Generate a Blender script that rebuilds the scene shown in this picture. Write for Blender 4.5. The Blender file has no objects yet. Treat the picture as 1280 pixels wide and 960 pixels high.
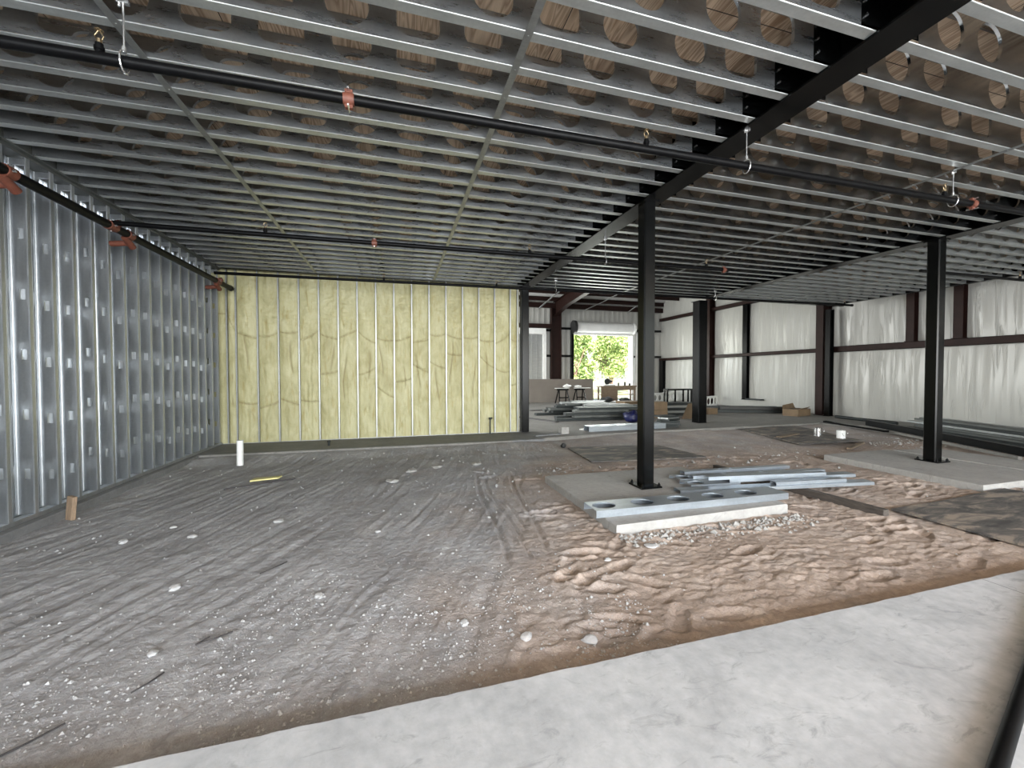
import bpy, math, random
import numpy as np
from mathutils import Vector, Matrix
random.seed(7); RNG = np.random.default_rng(11)
SC = bpy.context.scene
COL = SC.collection
R = math.radians

# ------------------------------------------------------------------ camera
cam_d = bpy.data.cameras.new('camera'); cam = bpy.data.objects.new('camera', cam_d); COL.objects.link(cam)
yaw, pit, rol = R(15.84), R(-1.29), R(-0.103)
fw = Vector((math.sin(yaw)*math.cos(pit), math.cos(yaw)*math.cos(pit), math.sin(pit)))
rt = Vector((math.cos(yaw), -math.sin(yaw), 0)); up = rt.cross(fw)
rt, up = rt*math.cos(rol)+up*math.sin(rol), up*math.cos(rol)-rt*math.sin(rol)
m = Matrix((rt, up, -fw)).transposed().to_4x4(); m.translation = Vector((0, 0, 1.47))
cam.matrix_world = m
cam_d.sensor_width = 36; cam_d.lens = 504.1/1280*36; cam_d.clip_start = 0.02; cam_d.clip_end = 300
SC.camera = cam

# ------------------------------------------------------------------ sky, sun, daylight in the openings, exposure
w = bpy.data.worlds.new('world'); SC.world = w; w.use_nodes = True
nt = w.node_tree; nt.nodes.clear()
sky = nt.nodes.new('ShaderNodeTexSky'); sky.sky_type = 'NISHITA'; sky.sun_disc = False
sky.sun_elevation = R(52); sky.sun_rotation = R(200); sky.air_density = 1.2; sky.dust_density = 2.0
bg = nt.nodes.new('ShaderNodeBackground'); bg.inputs['Strength'].default_value = 0.55
wo = nt.nodes.new('ShaderNodeOutputWorld')
nt.links.new(sky.outputs[0], bg.inputs[0]); nt.links.new(bg.outputs[0], wo.inputs[0])
sun_d = bpy.data.lights.new('sun', 'SUN'); sun_d.energy = 13.0; sun_d.angle = R(0.6); sun_d.color = (1, .95, .86)
sun = bpy.data.objects.new('sun', sun_d); COL.objects.link(sun)
sun.rotation_euler = (R(38), 0, R(-25)); sun.location = (0, -10, 20)

def area(name, loc, aim, sx, sy, power, color=(1, 1, 1)):
    d = bpy.data.lights.new(name, 'AREA'); d.shape = 'RECTANGLE'; d.size = sx; d.size_y = sy
    d.energy = power; d.color = color
    o = bpy.data.objects.new(name, d); COL.objects.link(o); o.location = loc
    o.rotation_euler = Vector(aim).to_track_quat('-Z', 'Y').to_euler()
    return o
# daylight through the open front of the building (behind the photographer), and the open doors of the far bay
area('daylight_front', (2.2, -5.6, 1.9), (0, 1, -0.02), 12.0, 3.5, 1350, (0.93, 0.97, 1.0))
area('daylight_side_door', (-3.6, 15.5, 2.4), (1, 0, -0.05), 7.0, 4.4, 1150, (0.98, 1.0, 0.98))
area('daylight_back_door', (11.1, 20.9, 1.9), (0, -1, -0.1), 3.5, 3.6, 260, (0.97, 1.0, 0.95))
SC.view_settings.view_transform = 'Standard'; SC.view_settings.look = 'None'
SC.view_settings.gamma = 1.0; SC.view_settings.use_curve_mapping = False
SC.view_settings.exposure = 0.55
cy = SC.cycles
cy.use_denoising = True; cy.max_bounces = 10; cy.diffuse_bounces = 6; cy.glossy_bounces = 5
cy.sample_clamp_indirect = 6.0; cy.blur_glossy = 0.8

# ------------------------------------------------------------------ noise
PERM = np.concatenate([RNG.permutation(512)]*3)
GA = RNG.random(512)*2*np.pi
def noise2(x, y):
    x = np.asarray(x, float); y = np.asarray(y, float)
    xi = np.floor(x).astype(int); yi = np.floor(y).astype(int); xf = x-xi; yf = y-yi
    def g(ix, iy, dx, dy):
        a = GA[PERM[(PERM[ix & 511]+iy) & 511]]
        return np.cos(a)*dx+np.sin(a)*dy
    u = xf*xf*xf*(xf*(xf*6-15)+10); v = yf*yf*yf*(yf*(yf*6-15)+10)
    a = g(xi, yi, xf, yf); b = g(xi+1, yi, xf-1, yf); c = g(xi, yi+1, xf, yf-1); d = g(xi+1, yi+1, xf-1, yf-1)
    return 1.4*((a*(1-u)+b*u)*(1-v)+(c*(1-u)+d*u)*v)
def fbm(x, y, o=4):
    s = 0; a = 1
    for i in range(o):
        s = s+a*noise2(x*2**i+17*i, y*2**i+9*i); a *= .5
    return s
def smooth(a, b, x):
    t = np.clip((x-a)/(b-a), 0, 1); return t*t*(3-2*t)

# ------------------------------------------------------------------ materials
def nodes(name):
    mt = bpy.data.materials.new(name); mt.use_nodes = True
    t = mt.node_tree; b = t.nodes['Principled BSDF']
    return mt, t, b
def coord(t, scale=(1, 1, 1), kind='Object'):
    c = t.nodes.new('ShaderNodeTexCoord'); mp = t.nodes.new('ShaderNodeMapping')
    mp.inputs['Scale'].default_value = scale
    t.links.new(c.outputs[kind], mp.inputs[0]); return mp.outputs[0]
def tnoise(t, vec, scale, detail=4, rough=.55, dist=0):
    n = t.nodes.new('ShaderNodeTexNoise'); n.inputs['Scale'].default_value = scale
    n.inputs['Detail'].default_value = detail; n.inputs['Roughness'].default_value = rough
    n.inputs['Distortion'].default_value = dist
    t.links.new(vec, n.inputs['Vector']); return n.outputs['Fac']
def ramp(t, fac, stops):
    r = t.nodes.new('ShaderNodeValToRGB'); e = r.color_ramp.elements
    while len(e) < len(stops): e.new(0.5)
    for k, (p, c) in enumerate(stops):
        e[k].position = p; e[k].color = (*c, 1) if len(c) == 3 else c
    t.links.new(fac, r.inputs[0]); return r.outputs[0]
def bump(t, b, h, strength=.3, dist=.02):
    n = t.nodes.new('ShaderNodeBump'); n.inputs['Strength'].default_value = strength
    n.inputs['Distance'].default_value = dist
    t.links.new(h, n.inputs['Height']); t.links.new(n.outputs[0], b.inputs['Normal'])
def mixc(t, fac, a, b, mode='MIX'):
    n = t.nodes.new('ShaderNodeMix'); n.data_type = 'RGBA'; n.blend_type = mode
    if isinstance(fac, (int, float)): n.inputs[0].default_value = fac
    else: t.links.new(fac, n.inputs[0])
    for i, v in ((6, a), (7, b)):
        if isinstance(v, tuple): n.inputs[i].default_value = (*v, 1)
        else: t.links.new(v, n.inputs[i])
    return n.outputs[2]
def plain(name, col, rough=.6, metal=0, var=.15, scale=6, bmp=0.0, vs=(1, 1, 1), spec=None):
    mt, t, b = nodes(name)
    f = tnoise(t, coord(t, vs), scale)
    lo = tuple(c*(1-var) for c in col); hi = tuple(min(1, c*(1+var)) for c in col)
    t.links.new(ramp(t, f, [(.3, lo), (.7, hi)]), b.inputs['Base Color'])
    b.inputs['Roughness'].default_value = rough; b.inputs['Metallic'].default_value = metal
    if spec is not None: b.inputs['Specular IOR Level'].default_value = spec
    if bmp: bump(t, b, f, bmp)
    return mt
def galv(name, base=(.37, .385, .39), r0=.20, r1=.44, metal=.9, streak=(1, 6, 6)):
    mt, t, b = nodes(name)
    v = coord(t, streak)
    f = tnoise(t, v, 2.2, 6, .7); s = tnoise(t, coord(t), 38, 2)
    c = mixc(t, .35, ramp(t, f, [(.3, tuple(x*.78 for x in base)), (.72, tuple(min(1, x*1.15) for x in base))]),
             ramp(t, s, [(.35, tuple(x*.8 for x in base)), (.65, base)]))
    t.links.new(c, b.inputs['Base Color']); b.inputs['Metallic'].default_value = metal
    t.links.new(ramp(t, f, [(.3, (r0,)*3), (.75, (r1,)*3)]), b.inputs['Roughness'])
    bump(t, b, f, .05, .01)
    return mt
M = {}
M['galv'] = galv('galvanized_steel')
M['galv_mirror'] = galv('shiny_galvanized_steel', (.42, .43, .43), .12, .26, .97)
M['galv_flange'] = galv('dusty_galvanized_flange', (.54, .56, .55), .28, .44, .78)
M['galv_dull'] = galv('dull_galvanized_steel', (.43, .45, .44), .34, .50, .68)
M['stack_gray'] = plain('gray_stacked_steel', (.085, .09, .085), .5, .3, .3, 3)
M['galv_wall'] = galv('galvanized_stud_steel', (.52, .54, .56), .30, .45, .88, (6, 6, .7))
M['galv_strap'] = galv('galvanized_strap_steel', (.36, .37, .365), .38, .5)
M['galv_bright'] = galv('galvanized_offcut_steel', (.40, .44, .48), .30, .42, .7)
M['black'] = plain('black_painted_steel', (.0018, .002, .002), .24, 0, .25, 5, spec=.22)
M['pipe'] = plain('black_steel_pipe', (.0025, .0025, .0028), .40, .0, .3, 12, spec=.10)
M['brown'] = plain('red_oxide_primer_steel', (.017, .0075, .006), .5, 0, .2, 4, spec=.15)
M['orange'] = plain('orange_enamel', (.115, .034, .019), .6, 0, .2, 20)
M['brass'] = plain('brass', (.30, .23, .14), .3, .9)
M['chrome'] = plain('zinc_plated_rod', (.75, .75, .75), .22, .95)
M['white_plastic'] = plain('white_pvc', (.80, .80, .78), .4, 0, .05)
M['white_paint'] = plain('white_painted_steel', (.72, .72, .70), .4, 0, .06, 3)
M['board'] = plain('gray_gypsum_paper', (.16, .14, .122), .8, 0, .08, 2)
M['card'] = plain('brown_cardboard', (.16, .11, .065), .8, 0, .15, 5)
M['wood'] = plain('rough_sawn_lumber', (.17, .125, .085), .75, 0, .3, 5, .2, (1, 8, 8))
M['old_wood'] = plain('weathered_lumber', (.075, .062, .052), .8, 0, .3, 6, .2, (8, 1, 8))
M['stake'] = plain('fresh_stake_wood', (.25, .175, .115), .75, 0, .3, 9, .2, (6, 6, 1))
M['blue'] = plain('blue_tarpaulin', (.003, .005, .045), .45, 0, .3, 6)
M['dark'] = plain('dark_steel', (.018, .022, .022), .5, .3, .3, 5)
M['gravel'] = plain('pale_gravel', (.40, .397, .392), .85, 0, .25, 30)
M['rock'] = plain('pale_limestone', (.44, .436, .43), .85, 0, .15, 20)
M['rubber'] = plain('dark_plastic', (.02, .02, .02), .5)
M['rebar'] = plain('dark_twig', (.05, .045, .045), .8)
M['trunk'] = plain('tree_bark', (.20, .13, .09), .9, 0, .3, 6)
M['yellow_scrap'] = plain('yellow_foam_scrap', (.62, .56, .25), .8)
M['slab_mat'] = None

def concrete(name, lo, mid, hi, sc=1.3):
    mt, t, b = nodes(name)
    v = coord(t)
    f = tnoise(t, v, sc, 8, .66, .6); g = tnoise(t, v, 9*sc, 5, .6)
    c = mixc(t, .35, ramp(t, f, [(.28, lo), (.5, mid), (.72, hi)]), ramp(t, g, [(.3, lo), (.65, hi)]))
    # dark scuffs
    h = tnoise(t, coord(t, (1, 2.3, 1)), 2.6*sc, 6, .7, 1.2)
    c = mixc(t, ramp(t, h, [(.56, (0, 0, 0)), (.68, (.55, .55, .55))]), c, tuple(x*.72 for x in lo))
    t.links.new(c, b.inputs['Base Color']); b.inputs['Roughness'].default_value = .72
    bump(t, b, tnoise(t, v, 30, 6), .12, .01)
    return mt
M['slab'] = concrete('smooth_pale_concrete', (.29, .30, .31), (.40, .412, .425), (.53, .54, .55), 1.7)
M['pad'] = concrete('footing_concrete', (.27, .26, .245), (.34, .33, .31), (.42, .405, .385), 2.2)
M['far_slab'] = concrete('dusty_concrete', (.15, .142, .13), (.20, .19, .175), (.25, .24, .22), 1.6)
M['curb'] = concrete('gray_footing_concrete', (.13, .13, .132), (.17, .17, .172), (.23, .23, .23), 2)

def mk_dirt():
    mt, t, b = nodes('dirt_and_sand')
    v = coord(t)
    at = t.nodes.new('ShaderNodeAttribute'); at.attribute_name = 'sand'
    f = tnoise(t, v, 1.6, 7, .65, .4); g = tnoise(t, v, 24, 5, .7)
    gray = ramp(t, f, [(.28, (.285, .282, .286)), (.55, (.40, .398, .402)), (.8, (.55, .548, .55))])
    tan = ramp(t, f, [(.28, (.34, .265, .215)), (.55, (.475, .38, .315)), (.8, (.62, .52, .445))])
    c = mixc(t, at.outputs['Fac'], gray, tan)
    c = mixc(t, ramp(t, g, [(.35, (.40,)*3), (.62, (0, 0, 0))]), c, (.20, .17, .155))
    t.links.new(c, b.inputs['Base Color']); b.inputs['Roughness'].default_value = .92
    b.inputs['Specular IOR Level'].default_value = .2
    h = t.nodes.new('ShaderNodeMath'); h.operation = 'ADD'
    t.links.new(tnoise(t, v, 45, 5, .7), h.inputs[0]); t.links.new(g, h.inputs[1])
    bump(t, b, h.outputs[0], .75, .014)
    return mt
M['dirt'] = mk_dirt()
def mk_ply():
    mt, t, b = nodes('plywood_deck')
    v = coord(t, (4.2, .42, 1))
    f = tnoise(t, v, 2.0, 1.2, .5, 1.3); fine = tnoise(t, coord(t, (60, 2, 1)), 2, 3)
    c = ramp(t, f, [(.28, (.28, .17, .095)), (.38, (.72, .56, .40)), (.43, (.27, .175, .11)), (.48, (.76, .61, .45)), (.54, (.30, .195, .125)), (.62, (.76, .61, .45))])
    c = mixc(t, .22, c, ramp(t, fine, [(.3, (.24, .14, .085)), (.7, (.7, .52, .36))]))
    big = tnoise(t, coord(t), .5, 2)
    c = mixc(t, ramp(t, big, [(.4, (0, 0, 0)), (.7, (.5, .5, .5))]), c, (.66, .51, .36))
    br = t.nodes.new('ShaderNodeTexBrick'); br.inputs['Scale'].default_value = 1
    br.inputs['Brick Width'].default_value = 1.22; br.inputs['Row Height'].default_value = 2.44
    br.inputs['Mortar Size'].default_value = .004; br.inputs['Color1'].default_value = (1, 1, 1, 1)
    br.inputs['Color2'].default_value = (.82, .82, .82, 1); br.inputs['Mortar'].default_value = (.05, .04, .03, 1)
    t.links.new(coord(t), br.inputs['Vector'])
    c = mixc(t, 1.0, c, br.outputs['Color'], 'MULTIPLY')
    t.links.new(c, b.inputs['Base Color']); b.inputs['Roughness'].default_value = .7
    return mt
M['ply'] = mk_ply()
def mk_panel():
    mt, t, b = nodes('stained_form_plywood')
    f = tnoise(t, coord(t, (1, 3, 1)), 2.1, 6, .65, .8)
    t.links.new(ramp(t, f, [(.36, (.045, .043, .042)), (.5, (.11, .10, .09)), (.62, (.27, .225, .18))]), b.inputs['Base Color'])
    b.inputs['Roughness'].default_value = .75
    return mt
M['panel'] = mk_panel()
def mk_foam():
    mt, t, b = nodes('yellow_spray_foam')
    v = coord(t, (1, 1, .55))
    f = tnoise(t, v, 3.2, 6, .6, .8); g = tnoise(t, coord(t, (7, 7, .8)), 2.2, 5, .65, .7)
    c = ramp(t, f, [(.28, (.36, .328, .165)), (.5, (.48, .45, .25)), (.75, (.57, .545, .34))])
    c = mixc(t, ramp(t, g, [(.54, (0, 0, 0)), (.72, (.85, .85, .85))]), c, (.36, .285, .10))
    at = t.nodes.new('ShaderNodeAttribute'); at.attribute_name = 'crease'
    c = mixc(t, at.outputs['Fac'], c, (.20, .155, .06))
    t.links.new(c, b.inputs['Base Color']); b.inputs['Roughness'].default_value = .55
    bump(t, b, tnoise(t, coord(t, (1, 1, 2.2)), 16, 4, .6, 1.0), .35, .02)
    return mt
M['foam'] = mk_foam()
def mk_vinyl(name, col=(.36, .355, .33), rough=.30):
    mt, t, b = nodes(name)
    f = ramp(t, tnoise(t, coord(t, (1, 1.6, .10)), 6.0, 4, .6, .7), [(.54, (0, 0, 0)), (.61, (1, 1, 1)), (.66, (.25, .25, .25))]); d = tnoise(t, coord(t), .8, 3)
    t.links.new(ramp(t, d, [(.3, tuple(x*.94 for x in col)), (.7, col)]), b.inputs['Base Color'])
    b.inputs['Roughness'].default_value = rough
    bump(t, b, f, .26, .035)
    return mt
M['vinyl'] = mk_vinyl('white_vinyl_insulation')
M['liner'] = mk_vinyl('white_liner_panel', (.66, .66, .65), .5)
def mk_leaf():
    mt, t, b = nodes('tree_leaves')
    f = tnoise(t, coord(t), 1.3, 3)
    t.links.new(ramp(t, f, [(.3, (.13, .22, .06)), (.5, (.30, .40, .13)), (.72, (.52, .55, .24))]), b.inputs['Base Color'])
    b.inputs['Roughness'].default_value = .5
    return mt
M['leaf'] = mk_leaf()
M['gravel_yard'] = plain('gray_gravel_yard', (.33, .335, .34), .9, 0, .2, 2)
M['grass'] = plain('dry_grass_ground', (.36, .35, .18), .9, 0, .3, 1.5)

# ------------------------------------------------------------------ mesh helpers
def link(name, me, mat, parent=None, loc=(0, 0, 0)):
    o = bpy.data.objects.new(name, me); COL.objects.link(o)
    if mat is not None and not me.materials: me.materials.append(mat)
    o.location = loc
    if parent is not None: o.parent = parent
    return o
class MB:
    """collects shapes given in world space and links them as ONE mesh object around its origin"""
    def __init__(s): s.v = []; s.f = []; s.sm = []
    def add(s, v, f, smooth_=False):
        n = len(s.v); s.v += [tuple(p) for p in v]
        s.f += [tuple(i+n for i in q) for q in f]; s.sm += [smooth_]*len(f); return s
    def box(s, a, b, T=None):
        (x0, y0, z0), (x1, y1, z1) = a, b
        v = [(x0, y0, z0), (x1, y0, z0), (x1, y1, z0), (x0, y1, z0), (x0, y0, z1), (x1, y0, z1), (x1, y1, z1), (x0, y1, z1)]
        if T is not None: v = [T @ Vector(p) for p in v]
        return s.add(v, [(0, 3, 2, 1), (4, 5, 6, 7), (0, 1, 5, 4), (1, 2, 6, 5), (2, 3, 7, 6), (3, 0, 4, 7)])
    def bbox(s, a, b, e=.008, T=None):
        """box with chamfered vertical and top edges"""
        (x0, y0, z0), (x1, y1, z1) = a, b
        def ring(d, z): return [(x0+d, y0, z), (x1-d, y0, z), (x1, y0+d, z), (x1, y1-d, z), (x1-d, y1, z), (x0+d, y1, z), (x0, y1-d, z), (x0, y0+d, z)]
        v = ring(e, z0)+ring(e, z1-e)+[((p[0]-(x0+x1)/2)*(1-2*e/(x1-x0))+(x0+x1)/2, (p[1]-(y0+y1)/2)*(1-2*e/(y1-y0))+(y0+y1)/2, z1) for p in ring(e, z1)]
        f = [tuple(range(7, -1, -1)), tuple(range(16, 24))]
        for k in range(2):
            for i in range(8): j = (i+1) % 8; f.append((k*8+i, k*8+j, k*8+8+j, k*8+8+i))
        if T is not None: v = [T @ Vector(p) for p in v]
        return s.add(v, f)
    def cyl(s, p0, p1, r, n=12, r1=None, caps=True):
        p0, p1 = Vector(p0), Vector(p1); d = (p1-p0).normalized()
        a = d.orthogonal().normalized(); b = d.cross(a); r1 = r if r1 is None else r1
        v = []
        for p, q in ((p0, r), (p1, r1)):
            v += [p+(a*math.cos(2*math.pi*i/n)+b*math.sin(2*math.pi*i/n))*q for i in range(n)]
        f = [(i, (i+1) % n, n+(i+1) % n, n+i) for i in range(n)]
        s.add(v, f, True)
        if caps: s.add(v, [tuple(range(n-1, -1, -1)), tuple(range(n, 2*n))])
        return s
    def tube(s, pts, r, n=8):
        for a, b in zip(pts[:-1], pts[1:]): s.cyl(a, b, r, n)
        return s
    def sweep(s, prof, a, b, T=None, closed=True):
        """prof: list of (y,z) swept along x from a to b"""
        n = len(prof); v = [(a, y, z) for y, z in prof]+[(b, y, z) for y, z in prof]
        f = [(i, (i+1) % n, n+(i+1) % n, n+i) for i in range(n if closed else n-1)]
        if closed: f += [tuple(range(n-1, -1, -1)), tuple(range(n, 2*n))]
        if T is not None: v = [T @ Vector(p) for p in v]
        return s.add(v, f)
    def mesh(s, name, origin=(0, 0, 0)):
        me = bpy.data.meshes.new(name); ox, oy, oz = origin
        me.from_pydata([(x-ox, y-oy, z-oz) for x, y, z in s.v], [], s.f)
        me.polygons.foreach_set('use_smooth', s.sm); me.update(); return me
    def build(s, name, mat, parent=None, origin=None):
        """parent: part in its thing's frame; otherwise a top-level object around origin"""
        if parent is not None:
            o = Vector((0, 0, 0)); q = parent
            while q is not None: o += Vector(q.location); q = q.parent
            return link(name, s.mesh(name, o), mat, parent)
        o = origin or (0, 0, 0)
        return link(name, s.mesh(name, o), mat, None, o)
def tag(o, label=None, cat=None, group=None, kind=None):
    if label: o['label'] = label
    if cat: o['category'] = cat
    if group: o['group'] = group
    if kind: o['kind'] = kind
    return o
def thing(name, loc, label, cat, group=None):
    o = bpy.data.objects.new(name, None); COL.objects.link(o); o.location = loc
    o.empty_display_size = .1
    return tag(o, label, cat, group)
def struct(o): o['kind'] = 'structure'; return o
def copy_tree(o, parent=None):
    c = o.copy(); COL.objects.link(c)
    if parent is not None: c.parent = parent
    for ch in [q for q in o.children]: copy_tree(ch, c)
    return c
def grid(name, X, Y, Z, mat, flip=False, attrs=None, smooth_=True):
    """X,Y,Z arrays (n,m) -> mesh"""
    n, mm = X.shape
    me = bpy.data.meshes.new(name)
    co = np.stack([X, Y, Z], -1).reshape(-1, 3).astype(np.float32)
    idx = np.arange(n*mm).reshape(n, mm)
    q = np.stack([idx[:-1, :-1], idx[1:, :-1], idx[1:, 1:], idx[:-1, 1:]], -1).reshape(-1, 4)
    if flip: q = q[:, ::-1]
    me.vertices.add(len(co)); me.vertices.foreach_set('co', co.ravel())
    me.loops.add(q.size); me.loops.foreach_set('vertex_index', q.ravel().astype(np.int32))
    me.polygons.add(len(q)); me.polygons.foreach_set('loop_start', np.arange(0, q.size, 4, dtype=np.int32))
    me.polygons.foreach_set('use_smooth', np.full(len(q), smooth_))
    me.update(calc_edges=True)
    for k, val in (attrs or {}).items():
        a = me.attributes.new(k, 'FLOAT', 'POINT'); a.data.foreach_set('value', val.ravel().astype(np.float32))
    return link(name, me, mat)
ORD = ['first', 'second', 'third', 'fourth', 'fifth', 'sixth', 'seventh', 'eighth', 'ninth', 'tenth', 'eleventh', 'twelfth', 'thirteenth',
       'fourteenth', 'fifteenth', 'sixteenth', 'seventeenth', 'eighteenth', 'nineteenth', 'twentieth', 'twenty-first', 'twenty-second',
       'twenty-third', 'twenty-fourth', 'twenty-fifth', 'twenty-sixth', 'twenty-seventh', 'twenty-eighth', 'twenty-ninth', 'thirtieth']

# ================================================================== large structure
TZ = 3.72          # underside of the floor joists
DZ = 4.08          # underside of the plywood deck
# --- front slab
def slab_mesh():
    xs = np.arange(-4.2, 16.01, .05); e = 1.842+.006*noise2(xs*6, xs*0)+.004*noise2(xs*23, xs*0+5)
    v = []; f = []
    n = len(xs)
    for x, y in zip(xs, e):
        v += [(x, -6.2, 0), (x, y-.008, 0), (x, y, -.008), (x, y-.01, -.3)]
    for i in range(n-1):
        a, b = 4*i, 4*i+4
        for k in range(3): f.append((a+k, b+k, b+k+1, a+k+1))
    return MB().add(v, f)
struct(slab_mesh().build('floor', M['slab']))
mb = MB(); mb.box((4.02, -3, -.001), (4.026, 1.83, .0006)); struct(mb.build('trim_1', M['curb']))
# --- far slab, with its dusty front edge
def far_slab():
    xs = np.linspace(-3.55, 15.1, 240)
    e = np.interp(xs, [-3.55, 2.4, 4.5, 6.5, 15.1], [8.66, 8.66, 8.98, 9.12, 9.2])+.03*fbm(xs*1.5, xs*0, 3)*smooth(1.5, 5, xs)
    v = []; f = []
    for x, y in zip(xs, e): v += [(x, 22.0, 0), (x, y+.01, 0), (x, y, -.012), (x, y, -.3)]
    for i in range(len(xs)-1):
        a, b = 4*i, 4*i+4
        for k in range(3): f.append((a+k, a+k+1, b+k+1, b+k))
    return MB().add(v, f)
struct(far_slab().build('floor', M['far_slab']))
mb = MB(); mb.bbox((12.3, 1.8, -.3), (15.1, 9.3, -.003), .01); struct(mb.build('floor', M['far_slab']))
# --- dark concrete curb under the stud walls
mb = MB(); mb.bbox((-4.0, 1.8, -.3), (-3.52, 10.2, -.001), .008); struct(mb.build('trim_2', M['curb']))
mb = MB(); mb.bbox((-3.53, 8.67, -.3), (3.25, 10.2, .001), .008); struct(mb.build('trim_3', M['curb']))
# --- column pads
def pad(pts, name, label):
    n = len(pts); v = [(x, y, -.3) for x, y in pts]+[(x, y, -.012) for x, y in pts]
    cx = sum(p[0] for p in pts)/n; cyy = sum(p[1] for p in pts)/n
    v += [(x+(cx-x)*.008, y+(cyy-y)*.008, 0) for x, y in pts]
    f = [(i, (i+1) % n, n+(i+1) % n, n+i) for i in range(n)]+[(n+i, n+(i+1) % n, 2*n+(i+1) % n, 2*n+i) for i in range(n)]+[tuple(range(2*n, 3*n))]
    v = [(x-cx, y-cyy, z) for x, y, z in v]
    o = link(name, MB().add(v, f).mesh(name), M['pad'], None, (cx, cyy, 0))
    return tag(o, label, 'concrete pad', None)
pad([(2.04, 3.47), (4.25, 3.52), (4.36, 5.45), (2.05, 5.48)], 'concrete_footing_pad', 'square pale concrete footing pad under the nearest black column')
pad([(9.25, 3.36), (10.25, 3.38), (10.25, 5.35), (9.25, 5.5)], 'concrete_footing_pad', 'narrow concrete strip behind the dark joint right of the right column')
pad([(7.42, 3.39), (9.2, 3.40), (9.2, 5.56), (7.52, 5.53)], 'concrete_footing_pad', 'long pale concrete footing pad under the right black column')

# --- dirt
def dirt():
    xs = np.concatenate([np.arange(-3.54, 4.6, .017), np.arange(4.6, 8.5, .026), np.arange(8.5, 12.45, .06)])
    ys = np.concatenate([np.arange(1.80, 4.4, .014), np.arange(4.4, 6.6, .03), np.arange(6.6, 9.35, .05)])
    X, Y = np.meshgrid(xs, ys, indexing='ij')
    sand = smooth(-.3, 1.7, X-.33*(Y-2.2)+.5*fbm(X*.9, Y*.9, 3))*(1-.55*smooth(5.6, 7.6, Y))
    sand = np.clip(sand+.25*fbm(X*2.2+40, Y*2.2, 3)*smooth(-1.5, .5, X), 0, 1)
    z = -.100+.012*fbm(X*.6, Y*.6, 3)
    # drag and tyre streaks on the gray dirt, fanning along the floor
    th = R(68)-.10*(Y-4)
    wob = .10*fbm(X*.8+3, Y*.5, 3)
    a = X*math.sin(R(68))-Y*math.cos(R(68))+wob+.02*(Y-4)**2; b = X*math.cos(R(68))+Y*math.sin(R(68))
    st = (noise2(a*9.5, b*.55)+.6*noise2(a*21+9, b*.7))*.8
    z += .016*st*(1-smooth(.4, 1.6, X-.33*(Y-2.2)))*(.35+.65*smooth(-.2, .4, fbm(X*.7+11, Y*.7, 2)+.15))
    # wheel grooves running away in the middle
    for x0, k, wd, dp, y0, y1 in ((.95, -.10, .020, .016, 3.0, 6.6), (1.12, -.07, .014, .011, 3.0, 6.2), (1.36, -.16, .018, .014, 3.1, 6.4), (1.22, -.09, .012, .010, 3.6, 5.2)):
        d = X-(x0-k*(4-Y)*-1+.03*np.sin(Y*2.1))
        mk = smooth(y0, y0+.5, Y)*(1-smooth(y1-.8, y1, Y))
        z += mk*(-dp*np.exp(-(d/wd)**2)+.7*dp*np.exp(-((d-2.3*wd)/wd)**2)+.5*dp*np.exp(-((d+2.3*wd)/wd)**2))
    # trampled sand: ridges and footprints lying across
    s2 = smooth(.35, 1.0, sand)
    wx = X+.12*fbm(X*2+5, Y*2, 2); wy = Y+.08*fbm(X*2.3, Y*2.3+8, 2)
    rid = 1-np.abs(noise2(wx*2.6, wy*7.0))*2.0
    rid2 = 1-np.abs(noise2(wx*6.0+31, wy*14+3))*2.0
    z += s2*(.0095*np.maximum(rid, -.4)+.006*np.maximum(rid2, -.2)+.005*noise2(X*9, Y*19))*(.45+.55*smooth(-.35, .35, fbm(X*.8+70, Y*.9, 2)))*(1-.3*smooth(5, 7, Y))
    # oval shoe dents
    rr = np.random.default_rng(5)
    for k in range(170):
        x0 = rr.uniform(1.2, 9.5); y0 = rr.uniform(1.95, 6.3); an = rr.normal(0, .5); L = .15; Wd = .055
        sel = (np.abs(X-x0) < .35) & (np.abs(Y-y0) < .35)
        if not sel.any(): continue
        dx = X[sel]-x0; dy = Y[sel]-y0
        p = (dx*math.cos(an)+dy*math.sin(an))/L; q = (-dx*math.sin(an)+dy*math.cos(an))/Wd
        r2 = p*p+q*q
        tread = .0035*np.sin(p*22)*(r2 < .8) if k % 3 == 0 else 0
        z[sel] += -.018*np.exp(-r2**2)+.009*np.exp(-((np.sqrt(r2)-1.45)/.3)**2)+tread
    # clods
    z += (.006*fbm(X*9, Y*9, 3)+.0045*fbm(X*24, Y*26, 2))*(.6+.6*s2)
    z += .010*np.maximum(0, fbm(X*5+50, Y*5, 3)-.35)
    # lower along the slab, banked against the far slab
    z -= .016*(1-smooth(1.84, 2.2, Y))+.05*(1-smooth(1.845, 1.88, Y))
    z += .055*smooth(7.4, 9.2, Y)*smooth(2.5, 6, X)+.062*smooth(8.0, 8.66, Y)*(1-smooth(2.5, 4, X))+.035*(1-smooth(-3.5, -3.15, X))*(.4+.6*noise2(Y*2, X*0))
    z += .03*smooth(11, 12.3, X)
    z = np.minimum(z, -.035)
    # flat under the loose boards
    for (x0, x1, y0, y1, zz) in ((5.25, 8.0, 2.0, 3.35, -.075), (3.2, 5.6, 6.2, 8.0, -.085), (8.3, 11.4, 6.6, 9.3, -.06)):
        mk = smooth(x0-.15, x0+.05, X)*(1-smooth(x1-.05, x1+.15, X))*smooth(y0-.15, y0+.05, Y)*(1-smooth(y1-.05, y1+.15, Y))
        z = z*(1-mk)+np.minimum(z, zz-.012)*mk
    return X, Y, z, sand
DX, DY, DZZ, DS = dirt()
dirt_o = struct(grid('floor', DX, DY, DZZ, M['dirt'], attrs={'sand': DS}))
_xs = DX[:, 0]; _ys = DY[0, :]
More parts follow.
